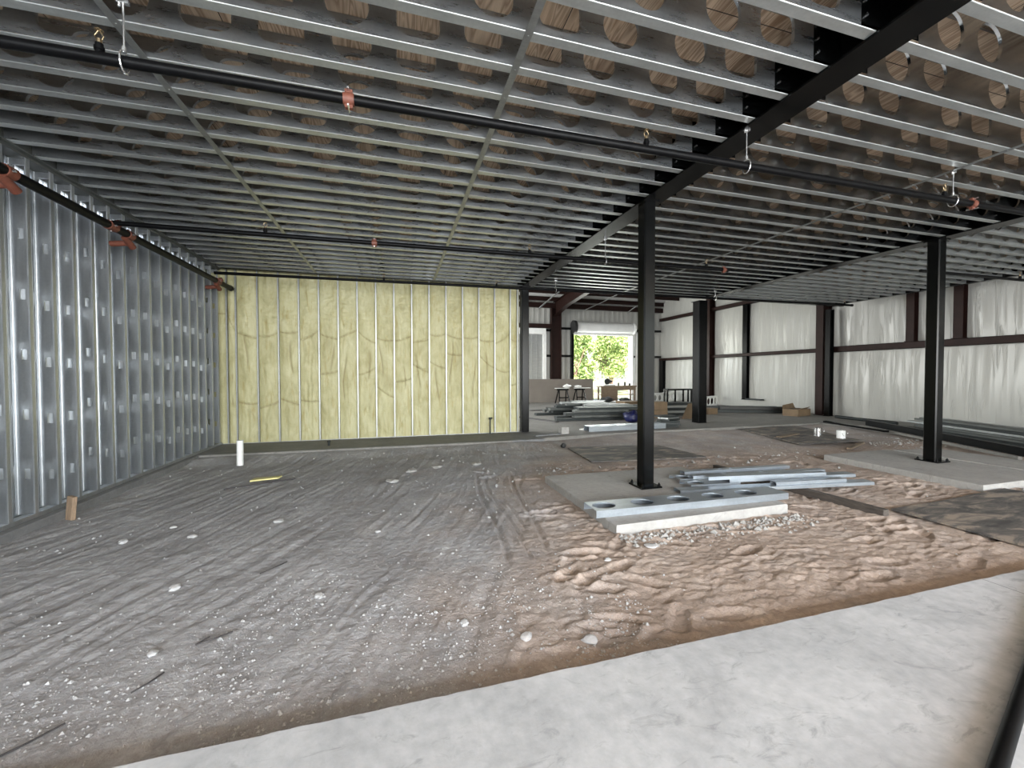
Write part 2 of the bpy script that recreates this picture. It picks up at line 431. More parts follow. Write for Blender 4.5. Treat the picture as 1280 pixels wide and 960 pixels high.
def ground(x, y):
    i = int(np.clip(np.searchsorted(_xs, x), 0, len(_xs)-1)); j = int(np.clip(np.searchsorted(_ys, y), 0, len(_ys)-1))
    return float(DZZ[i, j])

# --- plywood deck over the joists
mb = MB(); mb.box((-3.9, -6.2, DZ), (14.2, 10.0, DZ+.03)); struct(mb.build('ceiling', M['ply']))

# --- left wall sheathing: steel sheet with a row of slots under the ceiling
def left_sheath():
    mb = MB(); x0, x1 = -3.86, -3.82
    mb.box((x0, -6.2, -.3), (x1, 10.3, 3.50)); mb.box((x0, -6.2, 3.66), (x1, 10.3, DZ))
    y = -6.2; k = 0
    cs = [5.085+.3*i+.17 for i in range(-30, 17)]
    for c in cs:
        if c > 10.2: break
        mb.box((x0, y, 3.50), (x1, c-.055, 3.66)); mb.box((x0, c-.004, 3.50), (x1, c+.004, 3.66)); mb.box((x0, c-.055, 3.575), (x1, c+.055, 3.585)); y = c+.055
    mb.box((x0, y, 3.50), (x1, 10.3, 3.66))
    return mb
struct(left_sheath().build('wall_left', M['galv_wall']))
# --- yellow foam wall
STX = [-3.50]+[-3.329+.4075*i for i in range(0, 16)]
STX = [x for x in STX if x < 2.95]+[2.98]
def foam():
    xs = np.arange(-3.84, 3.06, .02); zs = np.arange(.0, DZ-.02, .022)
    X, Zz = np.meshgrid(xs, zs, indexing='ij')
    sx = np.array(STX)
    k = np.clip(np.searchsorted(sx, X)-1, 0, len(sx)-2)
    u = np.clip((X-sx[k])/(sx[k+1]-sx[k]), 0, 1)
    bulge = np.clip(4*u*(1-u), 0, 1)**.45
    kk = k.astype(float)
    y = 10.04-.062*bulge*(.75+.35*noise2(kk*3.7+.5, Zz*.8))
    lum = fbm(X*4+kk*3.3, Zz*1.6, 4)
    y -= .022*lum*bulge
    y -= .010*(1-2*np.abs(noise2(X*12+kk, Zz*2.2+.4*fbm(X*3, Zz*3, 2))))*bulge*(Zz < 2.75)
    y -= .014*noise2(X*9+4, Zz*20)*bulge*smooth(2.35, 2.7, Zz)       # ripples near the top
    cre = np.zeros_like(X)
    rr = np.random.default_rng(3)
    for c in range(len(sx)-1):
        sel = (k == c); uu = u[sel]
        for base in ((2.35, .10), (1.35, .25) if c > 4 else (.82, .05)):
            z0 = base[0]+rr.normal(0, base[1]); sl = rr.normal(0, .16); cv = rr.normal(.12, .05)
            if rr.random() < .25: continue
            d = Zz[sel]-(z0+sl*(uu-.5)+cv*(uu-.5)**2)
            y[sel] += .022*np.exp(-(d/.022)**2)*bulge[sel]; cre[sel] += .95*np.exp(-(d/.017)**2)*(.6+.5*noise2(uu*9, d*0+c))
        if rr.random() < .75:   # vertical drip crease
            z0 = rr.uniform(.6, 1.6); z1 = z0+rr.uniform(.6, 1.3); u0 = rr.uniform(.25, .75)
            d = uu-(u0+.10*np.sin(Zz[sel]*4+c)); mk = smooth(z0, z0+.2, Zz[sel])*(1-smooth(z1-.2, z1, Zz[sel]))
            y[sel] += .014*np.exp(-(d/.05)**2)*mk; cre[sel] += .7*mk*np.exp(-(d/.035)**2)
    return X, y, Zz, np.clip(cre, 0, 1)
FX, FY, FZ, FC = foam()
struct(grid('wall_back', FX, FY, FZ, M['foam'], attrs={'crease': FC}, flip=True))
mb = MB(); mb.box((-3.86, 10.10, 0), (3.06, 10.16, DZ)); struct(mb.build('wall_back', M['liner']))

# --- far bay shell
RZ = lambda y: 5.42+(20.6-y)*.083          # roof height
def vwall(name, ys, zs, x, amp, mat, flip):
    Y, Zz = np.meshgrid(ys, zs, indexing='ij')
    d = amp*(.5*noise2(Y*1.4, Zz*.12)+.35*noise2(Y*4.5, Zz*.25+3)+.18*noise2(Y*13, Zz*.5))
    t = np.abs(((Zz-.12) % 2.33)/2.33-.5)*2
    d = d*(1-t**4)-.05*(1-t**2)
    return struct(grid(name, x+d, Y, Zz, mat, flip=flip))
vwall('wall_right', np.arange(-6.2, 21, .045), np.arange(0, 7.7, .16), 15.06, .05, M['vinyl'], False)
mb = MB(); mb.box((15.2, -6.2, -.3), (15.3, 21, 7.8)); struct(mb.build('wall_right', M['liner']))
D0, D1, DH = 9.30, 12.92, 3.76     # far roll-up door opening
def liner_wall(name, x0, x1, z0, z1):
    xs = np.arange(x0, x1+.001, (x1-x0)/max(2, round((x1-x0)/.05))); zs = np.linspace(z0, z1, 12)
    X, Zz = np.meshgrid(xs, zs, indexing='ij')
    Y = 20.62+.02*np.abs(np.sin(X*math.pi/.3))**6*-1+.012*noise2(X*5, Zz*.6)
    return struct(grid(name, X, Y, Zz, M['vinyl']))
liner_wall('wall_back', 7.66, D0-.02, 0, 5.5); liner_wall('wall_back', D1+.02, 15.1, 0, 5.5)
liner_wall('wall_back', D0-.02, D1+.02, DH, 5.5); liner_wall('wall_back', -4.0, 7.66, 3.75, 5.5)
mb = MB(); mb.box((-4, 20.66, -.3), (D0-.02, 20.76, 5.6)); mb.box((D1+.02, 20.66, -.3), (15.3, 20.76, 5.6)); mb.box((D0-.02, 20.66, DH), (D1+.02, 20.76, 5.6))
struct(mb.build('wall_back', M['liner']))
mb = MB()
mb.add([(-4.2, 20.9, RZ(20.9)+.22), (15.4, 20.9, RZ(20.9)+.22), (15.4, -6.4, RZ(-6.4)+.22), (-4.2, -6.4, RZ(-6.4)+.22)], [(0, 1, 2, 3)])
struct(mb.build('ceiling', M['liner']))
mb = MB(); mb.box((-4.1, 10.3, DZ-.6), (-4.0, 21, 6.5)); mb.box((-4.1, 10.3, -.2), (-4.0, 11.9, DZ)); mb.box((-4.1, 19.1, -.2), (-4.0, 21, DZ)); mb.box((-4.1, -6.2, DZ), (-4.0, 10.3, 8))
struct(mb.build('wall_left', M['liner']))
mb = MB(); mb.box((-4.1, -6.3, DZ), (15.3, -6.2, 8)); struct(mb.build('wall_front', M['liner']))

# ================================================================== joists
def joist_mesh(name, x0, x1, holes, tail0, tail1):
    """web in plane y=0 facing -y, flanges to +y, round and square-ish flanged holes. web runs x0..x1, flanges run on by the tails"""
    z0, z1 = .007, DZ-TZ-.007; zc = (z0+z1)/2; mb = MB(); N = 24
    hs = [h for h in holes if x0+.2 < h[0] < x1-.2]
    edges = [x0]+[(a[0]+b[0])/2 for a, b in zip(hs[:-1], hs[1:])]+[x1]
    for (hx, kind), xa, xb in zip(hs, edges[:-1], edges[1:]):
        ring = []; out = []
        for i in range(N):
            a = 2*math.pi*(i+.5)/N; c, s = math.cos(a), math.sin(a)
            if kind: e = 2/3.6; rx, rz = .152, .130
            else: e = 1; rx = rz = .142
            ring.append((hx+rx*math.copysign(abs(c)**e, c), 0, zc+rz*math.copysign(abs(s)**e, s)))
            A, B = min(hx-xa, .19), min(xb-hx, .19); hw = B if c > 0 else A
            t = min(hw/abs(c) if abs(c) > 1e-6 else 9, (zc-z0)/abs(s) if abs(s) > 1e-6 else 9)
            out.append((hx+c*t, 0, zc+s*t))
        lo = hx-min(hx-xa, .19); hi = hx+min(xb-hx, .19)
        v = ring+out+[(x*1.0+(hx-x)*.05, .016, z+(zc-z)*.05) for x, y, z in ring]
        f = [(i, N+i, N+(i+1) % N, (i+1) % N) for i in range(N)]
        mb.add(v, f); mb.add(v, [(i, (i+1) % N, 2*N+(i+1) % N, 2*N+i) for i in range(N)], True)
        # corners of the cell
        for cx in (lo, hi):
            for cz in (z0, z1):
                o2 = [p for p in out if abs(p[0]-cx) < 1e-6]; o3 = [p for p in out if abs(p[2]-cz) < 1e-6 and (p[0]-hx)*(cx-hx) > 0]
                if o2 and o3:
                    pa = max(o2, key=lambda p: (p[2]-zc)*(cz-zc)); pb = max(o3, key=lambda p: (p[0]-hx)*(cx-hx))
                    mb.add([pa, (cx, 0, cz), pb], [(0, 1, 2)])
        if lo > xa+1e-6: mb.add([(xa, 0, z0), (lo, 0, z0), (lo, 0, z1), (xa, 0, z1)], [(0, 1, 2, 3)])
        if hi < xb-1e-6: mb.add([(hi, 0, z0), (xb, 0, z0), (xb, 0, z1), (hi, 0, z1)], [(0, 1, 2, 3)])
    xa, xb = x0-tail0, x1+tail1; H = DZ-TZ; c = .0045; fwd = .073
    nweb = len(mb.f)
    prof = [(0, c), (.002, .002), (c, 0), (fwd, 0), (fwd+.002, .003), (fwd+.002, .016)]
    mb.sweep(prof, xa, xb, closed=False)
    mb.sweep([(y, H-z) for y, z in prof], xa, xb, closed=False)
    me = mb.mesh(name); mi = np.zeros(len(me.polygons), dtype=np.int32); mi[nweb:] = 1
    return me, mi
H1 = [(-3.05, 1), (-2.60, 0), (-2.15, 1), (-1.66, 0), (-1.21, 1), (-.76, 1), (-.30, 0), (.158, 1), (.61, 0), (1.07, 1), (1.53, 0), (2.11, 0), (2.57, 1)]
H2 = [(3.77, 0), (4.20, 0), (5.01, 0), (5.45, 1), (6.20, 0), (6.66, 1), (7.12, 0), (7.70, 1), (8.15, 0)]
H3 = [(9.2+.46*i, i % 2) for i in range(10)]
JY = [1.94+.311*k for k in range(-3, 26)]
# bay: (x0 of the web, x1, holes, tails, where)
BAYS = [(-3.58, 2.90, H1, 0, .14, 'in the left ceiling bay'), (3.44, 8.44, H2, .12, .14, 'in the middle ceiling bay'), (8.98, 13.60, H3, .12, .1, 'in the right ceiling bay')]
for x0, x1, hs, t0, t1, where in BAYS:
    me, mi = joist_mesh('floor_joist', x0, x1, hs, t0, t1)
    me.materials.append(M['galv_mirror' if 'middle' in where else 'galv_dull' if 'right' in where else 'galv']); me.materials.append(M['galv_dull' if 'right' in where else 'galv_flange']); me.polygons.foreach_set('material_index', mi)
    for k, y in enumerate(reversed(JY)):
        o = link('floor_joist', me, None, None, (0, y, TZ))
        n = ['%s from the back' % ORD[k]][0]
        tag(o, 'galvanized floor joist with big web holes %s, %s' % (where, n), 'joist', 'floor joists ' + where)
# ------------------------------------------------------------------ beams
def tab_proto(): pass
def ibeam_y(name, xc, y0, y1, label, hw, tabs):
    t = thing(name, (xc, y0, TZ), label, 'beam', None)
    mb = MB()
    mb.box((xc-hw, y0, TZ-.018), (xc+hw, y1, TZ-.001)); mb.box((xc-hw, y0, DZ-.02), (xc+hw, y1, DZ-.002))
    mb.box((xc-.008, y0, TZ-.001), (xc+.008, y1, DZ-.02))
    mb.build('i_section', M['black'], t)
    if tabs:
        tab = MB(); tab.box((-.31, .004, .035), (-.01, .012, .325)); tm = tab.mesh('shear_tab'); tm.materials.append(M['black'])
        bo = MB()
        for z in (.08, .18, .28): bo.cyl((0, -.014, z), (0, .004, z), .011, 6)
        bmesh_ = bo.mesh('bolt_row'); bmesh_.materials.append(M['chrome'])
        for y in JY:
            if not (y0 < y < y1): continue
            for sgn in (-1, 1):
                o = link('shear_tab', tm, None, t, (0, y-y0, 0)); o.scale = (-sgn, 1, 1)
                if sgn < 0 and y > 0:
                    b_ = link('bolt_row', bmesh_, None, o, (-.235, .004, 0))
    return t
ibeam_y('steel_beam', 3.18, -5.0, 9.78, 'black steel ceiling beam carried by the nearest black column', .138, True)
ibeam_y('steel_beam', 8.71, -5.0, 9.78, 'black steel ceiling beam carried by the right black column', .138, True)
# edge beam across the back of the deck
mb = MB(); mb.box((-3.55, 9.80, TZ-.02), (14.1, 9.93, TZ)); mb.box((-3.55, 9.865, TZ), (14.1, 9.875, DZ)); mb.box((-3.55, 9.80, DZ-.02), (14.1, 9.93, DZ-.001))
tag(mb.build('edge_beam', M['black'], origin=(8, 9.9, TZ)), 'black steel edge beam running across the back of the joist ceiling', 'beam')
mb = MB(); mb.box((13.66, -5, TZ), (13.74, 9.8, DZ-.001)); mb.box((13.60, -5, TZ-.01), (13.74, 9.8, TZ))
tag(mb.build('ledger_angle', M['black'], origin=(13.7, 2, TZ)), 'black steel ledger holding the joist ends near the white right wall', 'beam')
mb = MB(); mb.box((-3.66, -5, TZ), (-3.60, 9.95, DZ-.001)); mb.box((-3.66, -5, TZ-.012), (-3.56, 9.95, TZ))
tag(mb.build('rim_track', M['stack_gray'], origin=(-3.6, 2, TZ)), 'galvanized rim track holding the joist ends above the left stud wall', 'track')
# ------------------------------------------------------------------ columns
def column(x, y, s, top, label, name='steel_column', mat='black', base=True, plate=.10):
    t = thing(name, (x, y, 0), label, 'column')
    h = s/2; mb = MB(); c = .016
    pr = [(x-h+c, y-h), (x+h-c, y-h), (x+h, y-h+c), (x+h, y+h-c), (x+h-c, y+h), (x-h+c, y+h), (x-h, y+h-c), (x-h, y-h+c)]
    v = [(a, b, .02) for a, b in pr]+[(a, b, top) for a, b in pr]
    mb.add(v, [(i, (i+1) % 8, 8+(i+1) % 8, 8+i) for i in range(8)]+[tuple(range(8, 16))])
    mb.build('shaft', M[mat], t)
    if base:
        q = h+plate-.03
        MB().bbox((x-q, y-q, 0), (x+q, y+q, .022), .004).build('base_plate', M[mat], t)
        for sx in (-1, 1):
            for sy in (-1, 1):
                px, py = x+sx*(q-.03), y+sy*(q-.03)
                MB().cyl((px, py, .022), (px, py, .062), .010, 8).cyl((px, py, .022), (px, py, .045), .019, 6).build('anchor_bolt', M[mat], t)
    MB().box((x-h-.03, y-h-.03, top-.015), (x+h+.03, y+h+.03, top)).build('cap_plate', M[mat], t)
    return t
column(3.14, 4.62, .165, TZ-.018, 'black square steel column standing on the square pad with loose studs')
column(8.70, 4.60, .175, TZ-.018, 'black square steel column standing on the long right pad')
column(8.90, 10.32, .30, TZ-.02, 'thick black steel column on the far slab beside the cardboard boxes', plate=.03)
column(3.13, 9.86, .19, TZ-.02, 'black steel column at the right end of the yellow foam wall', base=False)

# ------------------------------------------------------------------ stud walls
def stud_mesh(L, depth, fl, k=0):
    """C stud, web in plane y=0 (facing -y), open towards -y, from x=-depth..0; knock-out holes in the web"""
    mb = MB(); t = []
    zs = [z for z in ([.35+.07*k+.62*i for i in range(6)]) if z < L-.45]+[L-.12]
    hw, hh = .024, .055; xc = -depth/2
    zz = [0]
    for z in zs: zz += [z-hh, z+hh]
    zz.append(L)
    for a, b in zip(zz[0::2], zz[1::2]): mb.add([(-depth, 0, a), (0, 0, a), (0, 0, b), (-depth, 0, b)], [(0, 1, 2, 3)])
    for z in zs:
        hw = .06 if z > L-.2 else .024
        for xa, xb in ((-depth, xc-hw), (xc+hw, 0)):
            mb.add([(xa, 0, z-hh), (xb, 0, z-hh), (xb, 0, z+hh), (xa, 0, z+hh)], [(0, 1, 2, 3)])
        c = .012
        rg = [(xc-hw, z-hh+c), (xc-hw+c, z-hh), (xc+hw-c, z-hh), (xc+hw, z-hh+c), (xc+hw, z+hh-c), (xc+hw-c, z+hh), (xc-hw+c, z+hh), (xc-hw, z+hh-c)]
        mb.add([(x, 0, q) for x, q in rg]+[(x, .012, q) for x, q in rg], [(i, (i+1) % 8, 8+(i+1) % 8, 8+i) for i in range(8)])
    def sw(prof):
        n = len(prof); v = [(x, y, 0) for x, y in prof]+[(x, y, L) for x, y in prof]
        mb.add(v, [(i, i+1, n+i+1, n+i) for i in range(n-1)])
    sw([(-.006, 0), (-.0015, -.0015), (0, -.006), (0, -fl+.004), (-.002, -fl), (-.014, -fl)])
    sw([(-depth+.006, 0), (-depth, -.004), (-depth, -fl), (-depth+.012, -fl)])
    return mb
LY = [5.085-.3*k for k in range(12, 0, -1)]+[5.085+.30*k for k in range(17)]
n = len(LY)
sm = [stud_mesh(TZ-.06, .17, .045, k).mesh('wall_stud') for k in range(3)]
for q in sm: q.materials.append(M['galv_wall'])
for k, y in enumerate(LY):
    o = link('wall_stud', sm[(k*2+k//5) % 3], None, None, (-3.62, y, .03))
    tag(o, 'galvanized stud with knock-out holes in the left wall, %s from the yellow corner' % ORD[n-1-k], 'stud', 'studs of the left steel wall')
mb = MB(); mb.add([(-3.80, 1.5, .004), (-3.615, 1.5, .004), (-3.615, 9.9, .004), (-3.80, 9.9, .004), (-3.80, 1.5, .0035), (-3.615, 1.5, .06), (-3.615, 9.9, .06)], [(0, 1, 2, 3)])
mb.box((-3.81, 1.5, .002), (-3.612, 9.93, .006)); mb.box((-3.612, 1.5, .002), (-3.609, 9.93, .045))
tag(mb.build('bottom_track', M['galv_wall'], origin=(-3.7, 5, 0)), 'galvanized bottom track under the left stud wall', 'track')
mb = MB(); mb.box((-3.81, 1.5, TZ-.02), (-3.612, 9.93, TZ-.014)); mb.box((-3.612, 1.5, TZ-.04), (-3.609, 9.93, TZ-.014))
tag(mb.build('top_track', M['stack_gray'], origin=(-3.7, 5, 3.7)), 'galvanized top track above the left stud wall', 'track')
fm = MB(); w2 = .013
fm.add([(-w2, 0, 0), (w2, 0, 0), (w2, 0, 1), (-w2, 0, 1)], [(0, 1, 2, 3)])
fmesh = MB().box((-w2, 0, .0), (w2, .10, TZ-.03)).mesh('foam_stud'); fmesh.materials.append(M['galv_strap'])
n = len(STX)
for k, x in enumerate(STX):
    o = link('foam_stud', fmesh, None, None, (x, 9.955, .015))
    tag(o, 'steel stud face showing between yellow foam bays, %s from the left corner' % ORD[k], 'stud', 'studs of the yellow foam wall')
mb = MB(); mb.box((-3.6, 9.945, .001), (3.03, 9.953, .012)); tag(mb.build('bottom_track', M['galv_strap'], origin=(0, 9.95, 0)), 'galvanized bottom track along the foot of the yellow foam wall', 'track')

# ------------------------------------------------------------------ bridging straps under the joists
def strap(x, y0, y1, label, tail=None):
    mb = MB(); w_ = .026
    mb.box((x-w_, y0, TZ-.004), (x+w_, y1, TZ-.0008))
    for y in JY:
        if y0 < y < y1: mb.cyl((x, y+.03, TZ-.007), (x, y+.03, TZ-.003), .006, 6)
    if tail:
        p = Vector((x, y1, TZ-.002))
        for q in tail:
            q = Vector(q); d = (q-p); s_ = Vector((w_, 0, 0)); 
            mb.add([p-s_, p+s_, q+s_, q-s_, p-s_+Vector((0, 0, .003)), p+s_+Vector((0, 0, .003)), q+s_+Vector((0, 0, .003)), q-s_+Vector((0, 0, .003))],
                   [(0, 3, 2, 1), (4, 5, 6, 7), (0, 1, 5, 4), (1, 2, 6, 5), (2, 3, 7, 6), (3, 0, 4, 7)])
            p = q
    o = mb.build('bridging_strap', M['galv_strap'], origin=(x, y0, TZ)); tag(o, label, 'strap')
strap(-1.71, -1, 9.75, 'galvanized flat strap under the joists nearest the left stud wall')
strap(.85, -1, 9.75, 'galvanized flat strap under the joists left of the nearest black beam')
strap(5.92, -1, 9.98, 'galvanized flat strap crossing the middle ceiling bay with a drooping far end', [(5.80, 10.6, 3.60), (5.45, 11.1, 3.42)])
strap(4.2, 9.80, 9.93, 'short strap end hanging off the edge beam left of the roll-up door', [(4.10, 10.4, 3.60), (3.92, 11.0, 3.37)])
strap(7.0, 9.80, 9.93, 'short strap end hanging off the edge beam right of the roll-up door', [(6.95, 10.4, 3.60), (6.80, 11.0, 3.37)])
strap(11.3, -1, 9.75, 'galvanized flat strap under the joists of the right ceiling bay')

# ------------------------------------------------------------------ sprinkler pipes
def pipe_x(y, z0, z1, x0, x1, r, label, couplings, heads, tee=None):
    t = thing('sprinkler_pipe', (x0, y, z0), label, 'pipe')
    zz = lambda x: z0+(z1-z0)*(x-x0)/(x1-x0)
    MB().cyl((x0, y, zz(x0)), (x1, y, zz(x1)), r, 16).build('tube', M['pipe'], t)
    MB().cyl((x1-.03, y, zz(x1)), (x1+.02, y, zz(x1)), r*1.25, 16).build('end_cap', M['pipe'], t)
    for x in couplings:
        z = zz(x); mb = MB().cyl((x-.035, y, z), (x+.035, y, z), r*1.22, 16).cyl((x-.02, y, z), (x+.02, y, z), r*1.32, 16)
        mb.box((x-.025, y-.014, z-r*1.9), (x+.025, y+.014, z+r*1.9))
        c = mb.build('coupling', M['orange'], t)
        MB().cyl((x, y-.05, z-r*1.9), (x, y+.05, z-r*1.6), .007, 6).cyl((x, y-.05, z+r*1.6), (x, y+.05, z+r*1.6), .007, 6).build('coupling_bolt', M['chrome'], c)
    for x in heads:
        z = zz(x)
        h = MB().cyl((x, y, z), (x, y, z+r+.05), .020, 10).cyl((x, y, z+r+.01), (x, y, z+r+.03), .026, 8).build('sprinkler_outlet', M['pipe'], t)
        mb = MB().cyl((x, y, z+r+.05), (x, y, z+r+.075), .016, 6)
        for s in (-1, 1): mb.tube([(x+s*.012, y, z+r+.07), (x+s*.022, y, z+r+.095), (x+s*.004, y, z+r+.125)], .004, 6)
        mb.cyl((x, y, z+r+.125), (x, y, z+r+.129), .022, 12)
        mb.build('sprinkler_head', M['brass'], h)
    return t
pipe_x(3.0, 3.340, 3.405, -3.33, 9.4, .033, 'long black sprinkler pipe crossing the near ceiling bays with an orange coupling', [-.306, 6.25], [-1.68, 2.03, 5.78])
pipe_x(6.0, 3.30, 3.36, -3.33, 5.75, .030, 'black sprinkler pipe hung under the middle of the ceiling', [-.297, 5.68], [-1.65, 1.99, 5.30])
pipe_x(8.95, 3.42, 3.55, -3.33, 13.2, .030, 'black sprinkler pipe running in front of the yellow wall top', [], [-.26, 2.18, 12.9])
pipe_x(5.2, 3.40, 3.42, 9.4, 13.3, .028, 'short black sprinkler pipe in the right ceiling bay with capped end', [], [12.4, 12.9])
t = thing('sprinkler_main', (-3.30, 3, 3.27), 'thick black sprinkler main running along the left stud wall under the ceiling', 'pipe')
MB().cyl((-3.30, 1.0, 3.27), (-3.30, 9.62, 3.27), .048, 18).build('tube', M['pipe'], t)
MB().cyl((-3.30, 9.58, 3.27), (-3.30, 9.66, 3.27), .056, 18).build('end_cap', M['pipe'], t)
for y, nm in ((4.68, 0), (6.35, 1), (6.02, 2), (8.98, 2), (9.02, 0)):
    if nm == 2: mb = MB().cyl((-3.30, y-.07, 3.27), (-3.30, y+.07, 3.27), .056, 16).cyl((-3.3, y, 3.27), (-3.21, y, 3.31), .040, 12)
    else:
        mb = MB().cyl((-3.31, y-.06, 3.22), (-3.31, y+.10, 3.14), .040, 14).cyl((-3.30, y-.05, 3.27), (-3.30, y+.05, 3.27), .058, 16).cyl((-3.31, y+.04, 3.18), (-3.52, y+.06, 3.16), .036, 14)
    c = mb.build('coupling', M['orange'], t)
    MB().cyl((-3.30, y, 3.20), (-3.30, y, 3.345), .009, 6).cyl((-3.24, y-.03, 3.27), (-3.22, y-.03, 3.27), .012, 6).build('coupling_bolt', M['chrome'], c)
def hanger(x, y, zp, r, label, ring=True):
    t = thing('pipe_hanger', (x, y, TZ), label, 'pipe hanger')
    MB().cyl((x, y, zp+r+.05), (x, y, TZ-.004), .0055, 8).build('rod', M['chrome'], t)
    pts = [(x, y+math.cos(a)*(r+.012), zp+math.sin(a)*(r+.03)) for a in [math.pi/2+2*math.pi*i/14 for i in range(15)]]
    mb = MB()
    for a, b in zip(pts[:-1], pts[1:]): mb.cyl(a, b, .006, 6)
    mb.cyl((x, y, zp+r+.02), (x, y, zp+r+.055), .013, 8)
    mb.build('ring', M['chrome'], t)
    MB().box((x-.03, y-.012, TZ-.03), (x+.03, y+.012, TZ-.004)).cyl((x-.02, y, TZ-.05), (x-.02, y, TZ-.02), .008, 6).build('beam_clamp', M['chrome'], t)
zb1 = lambda x: 3.340+.065*(x+3.33)/12.73
hanger(-1.56, 3.0, zb1(-1.56), .033, 'zinc rod hanger holding the near sprinkler pipe beside the left strap')
hanger(3.08, 3.0, zb1(3.08), .033, 'zinc rod hanger holding the near sprinkler pipe at the nearest black beam')
hanger(5.92, 3.0, zb1(5.92), .033, 'zinc rod hanger holding the near sprinkler pipe beside the middle strap')
hanger(3.3, 6.0, 3.343, .030, 'zinc rod hanger holding the middle sprinkler pipe just right of the nearest beam')
hanger(3.62, 8.95, 3.487, .030, 'zinc rod hanger holding the back sprinkler pipe near the yellow wall end')
hanger(8.2, 8.95, 3.517, .030, 'zinc rod hanger holding the back sprinkler pipe near the right beam')
hanger(9.75, 5.2, 3.402, .028, 'zinc rod hanger holding the short sprinkler pipe right of the right beam')

# ------------------------------------------------------------------ right wall framing
def wbox(name, a, b, mat, label, cat):
    c = tuple((p+q)/2 for p, q in zip(a, b))
    o = MB().box(a, b).build(name, M[mat], origin=c); return tag(o, label, cat)
def cee(name, x, z, y0, y1, label, h=.2, dpt=.2):
    """girt: C section along y against the right wall, open upwards"""
    mb = MB(); T = Matrix.Rotation(R(90), 4, 'Z')
    mb.box((x-dpt, y0, z-h/2), (x-dpt+.012, y1, z+h/2)); mb.box((x-dpt, y0, z+h/2-.012), (x, y1, z+h/2)); mb.box((x-dpt, y0, z-h/2), (x, y1, z-h/2+.012)); 
    tag(mb.build(name, M['brown'], origin=(x, (y0+y1)/2, z)), label, 'girt')
cee('wall_girt', 15.02, 2.35, -5, 10.75, 'long dark brown girt across the white right wall, near half')
cee('wall_girt', 15.02, 2.35, 11.1, 20.5, 'dark brown mid-height girt across the far half of the white right wall', .14)
cee('wall_girt', 15.02, 4.66, 11.1, 20.5, 'upper dark brown girt across the far half of the white right wall', .16)
def hcol(name, x, y, z0, z1, label, w_=.24, dp=.30, mat='brown'):
    """H section column against the right wall (flanges facing -x)"""
    t = thing(name, (x, y, z0), label, 'column')
    MB().box((x-dp, y-w_/2, z0), (x-dp+.02, y+w_/2, z1)).box((x-.02, y-w_/2, z0), (x, y+w_/2, z1)).box((x-dp+.02, y-.008, z0), (x-.02, y+.008, z1)).build('section', M[mat], t)
    MB().box((x-dp-.03, y-w_/2-.02, z0), (x+.0, y+w_/2+.02, z0+.02)).build('base_plate', M[mat], t)
    return t
hcol('frame_column', 15.0, 10.95, 0, 6.2, 'dark brown steel frame column on the white right wall beside the carton', .26, .42)
hcol('frame_column', 15.0, 16.5, 0, 5.7, 'dark brown steel frame column at the far end of the right wall', .26, .32)
hcol('frame_column', 14.72, 10.62, 0, 3.74, 'slim black post standing against the brown frame column', .16, .2, 'black')
hcol('door_jamb', 15.0, 8.42, 2.45, 5, 'left dark brown jamb post above the girt on the white right wall', .2, .2)
hcol('door_jamb', 15.0, 7.34, 2.45, 5, 'right dark brown jamb post above the girt on the white right wall', .2, .2)
hcol('frame_post', 15.0, 14.45, .35, 5.2, 'black post with a foot bracket hanging on the far white right wall', .24, .16, 'black')
wbox('post_bracket', (14.80, 13.55, .36), (14.98, 14.35, .42), 'dark', 'short dark bracket at the foot of the black hanging post', 'bracket')
hcol('frame_post', 15.0, 20.3, .3, 2.3, 'black door post in the far right corner behind the white joist pile', .3, .2, 'black')

# ------------------------------------------------------------------ far bay framing
def hcol_y(name, x, z0, z1, label):
    t = thing(name, (x, 20.3, z0), label, 'column')
    MB().box((x-.28, 20.30, z0), (x-.262, 20.55, z1)).box((x+.262, 20.30, z0), (x+.28, 20.55, z1)).box((x-.27, 20.42, z0), (x+.27, 20.434, z1)).build('section', M['brown'], t)
    return t
c = hcol_y('frame_column', 8.27, 0, 5.06, 'dark brown frame column left of the open roll-up door')
t = thing('roof_rafter', (8.27, 20.3, 4.6), 'tapered dark brown roof rafter rising from the frame column by the door', 'rafter')
mb = MB()
P0, P1, P2 = (20.55, 4.62), (18.98, 4.957), (9.0, RZ(9)-.55)
for xx, ww in ((8.27, .012),):
    prof = [P0, P1, P2, (9.0, RZ(9)-.02), (20.55, RZ(20.55)-.02)]
    v = [(xx-ww/2, y, z) for y, z in prof]+[(xx+ww/2, y, z) for y, z in prof]
    mb.add(v, [(0, 1, 2, 3, 4), (9, 8, 7, 6, 5)])
mb.build('web', M['brown'], t)
mb = MB()
for A, B in ((P0, P1), (P1, P2), ((20.55, RZ(20.55)-.03), (9.0, RZ(9)-.03))):
    v = [(8.27-.13, A[0], A[1]), (8.27+.13, A[0], A[1]), (8.27+.13, B[0], B[1]), (8.27-.13, B[0], B[1])]
    v += [(x, y, z+.018) for x, y, z in v]
    mb.add(v, [(0, 3, 2, 1), (4, 5, 6, 7), (0, 1, 5, 4), (1, 2, 6, 5), (2, 3, 7, 6), (3, 0, 4, 7)])
mb.build('flange', M['brown'], t)
for k, y in enumerate((20.35, 19.0, 17.5, 16.0, 14.5, 13.0, 11.5)):
    mb = MB(); z = RZ(y); mb.box((-4, y-.006, z-.0), (15, y+.006, z+.2)); mb.box((-4, y-.08, z+.19), (15, y, z+.2)); mb.box((-4, y, z-.0), (15, y+.08, z+.01))
    tag(mb.build('roof_purlin', M['brown'], origin=(5, y, z)), 'dark brown roof purlin of the far bay, %s from the back wall' % ORD[k], 'purlin', 'purlins of the far roof')
mb = MB()
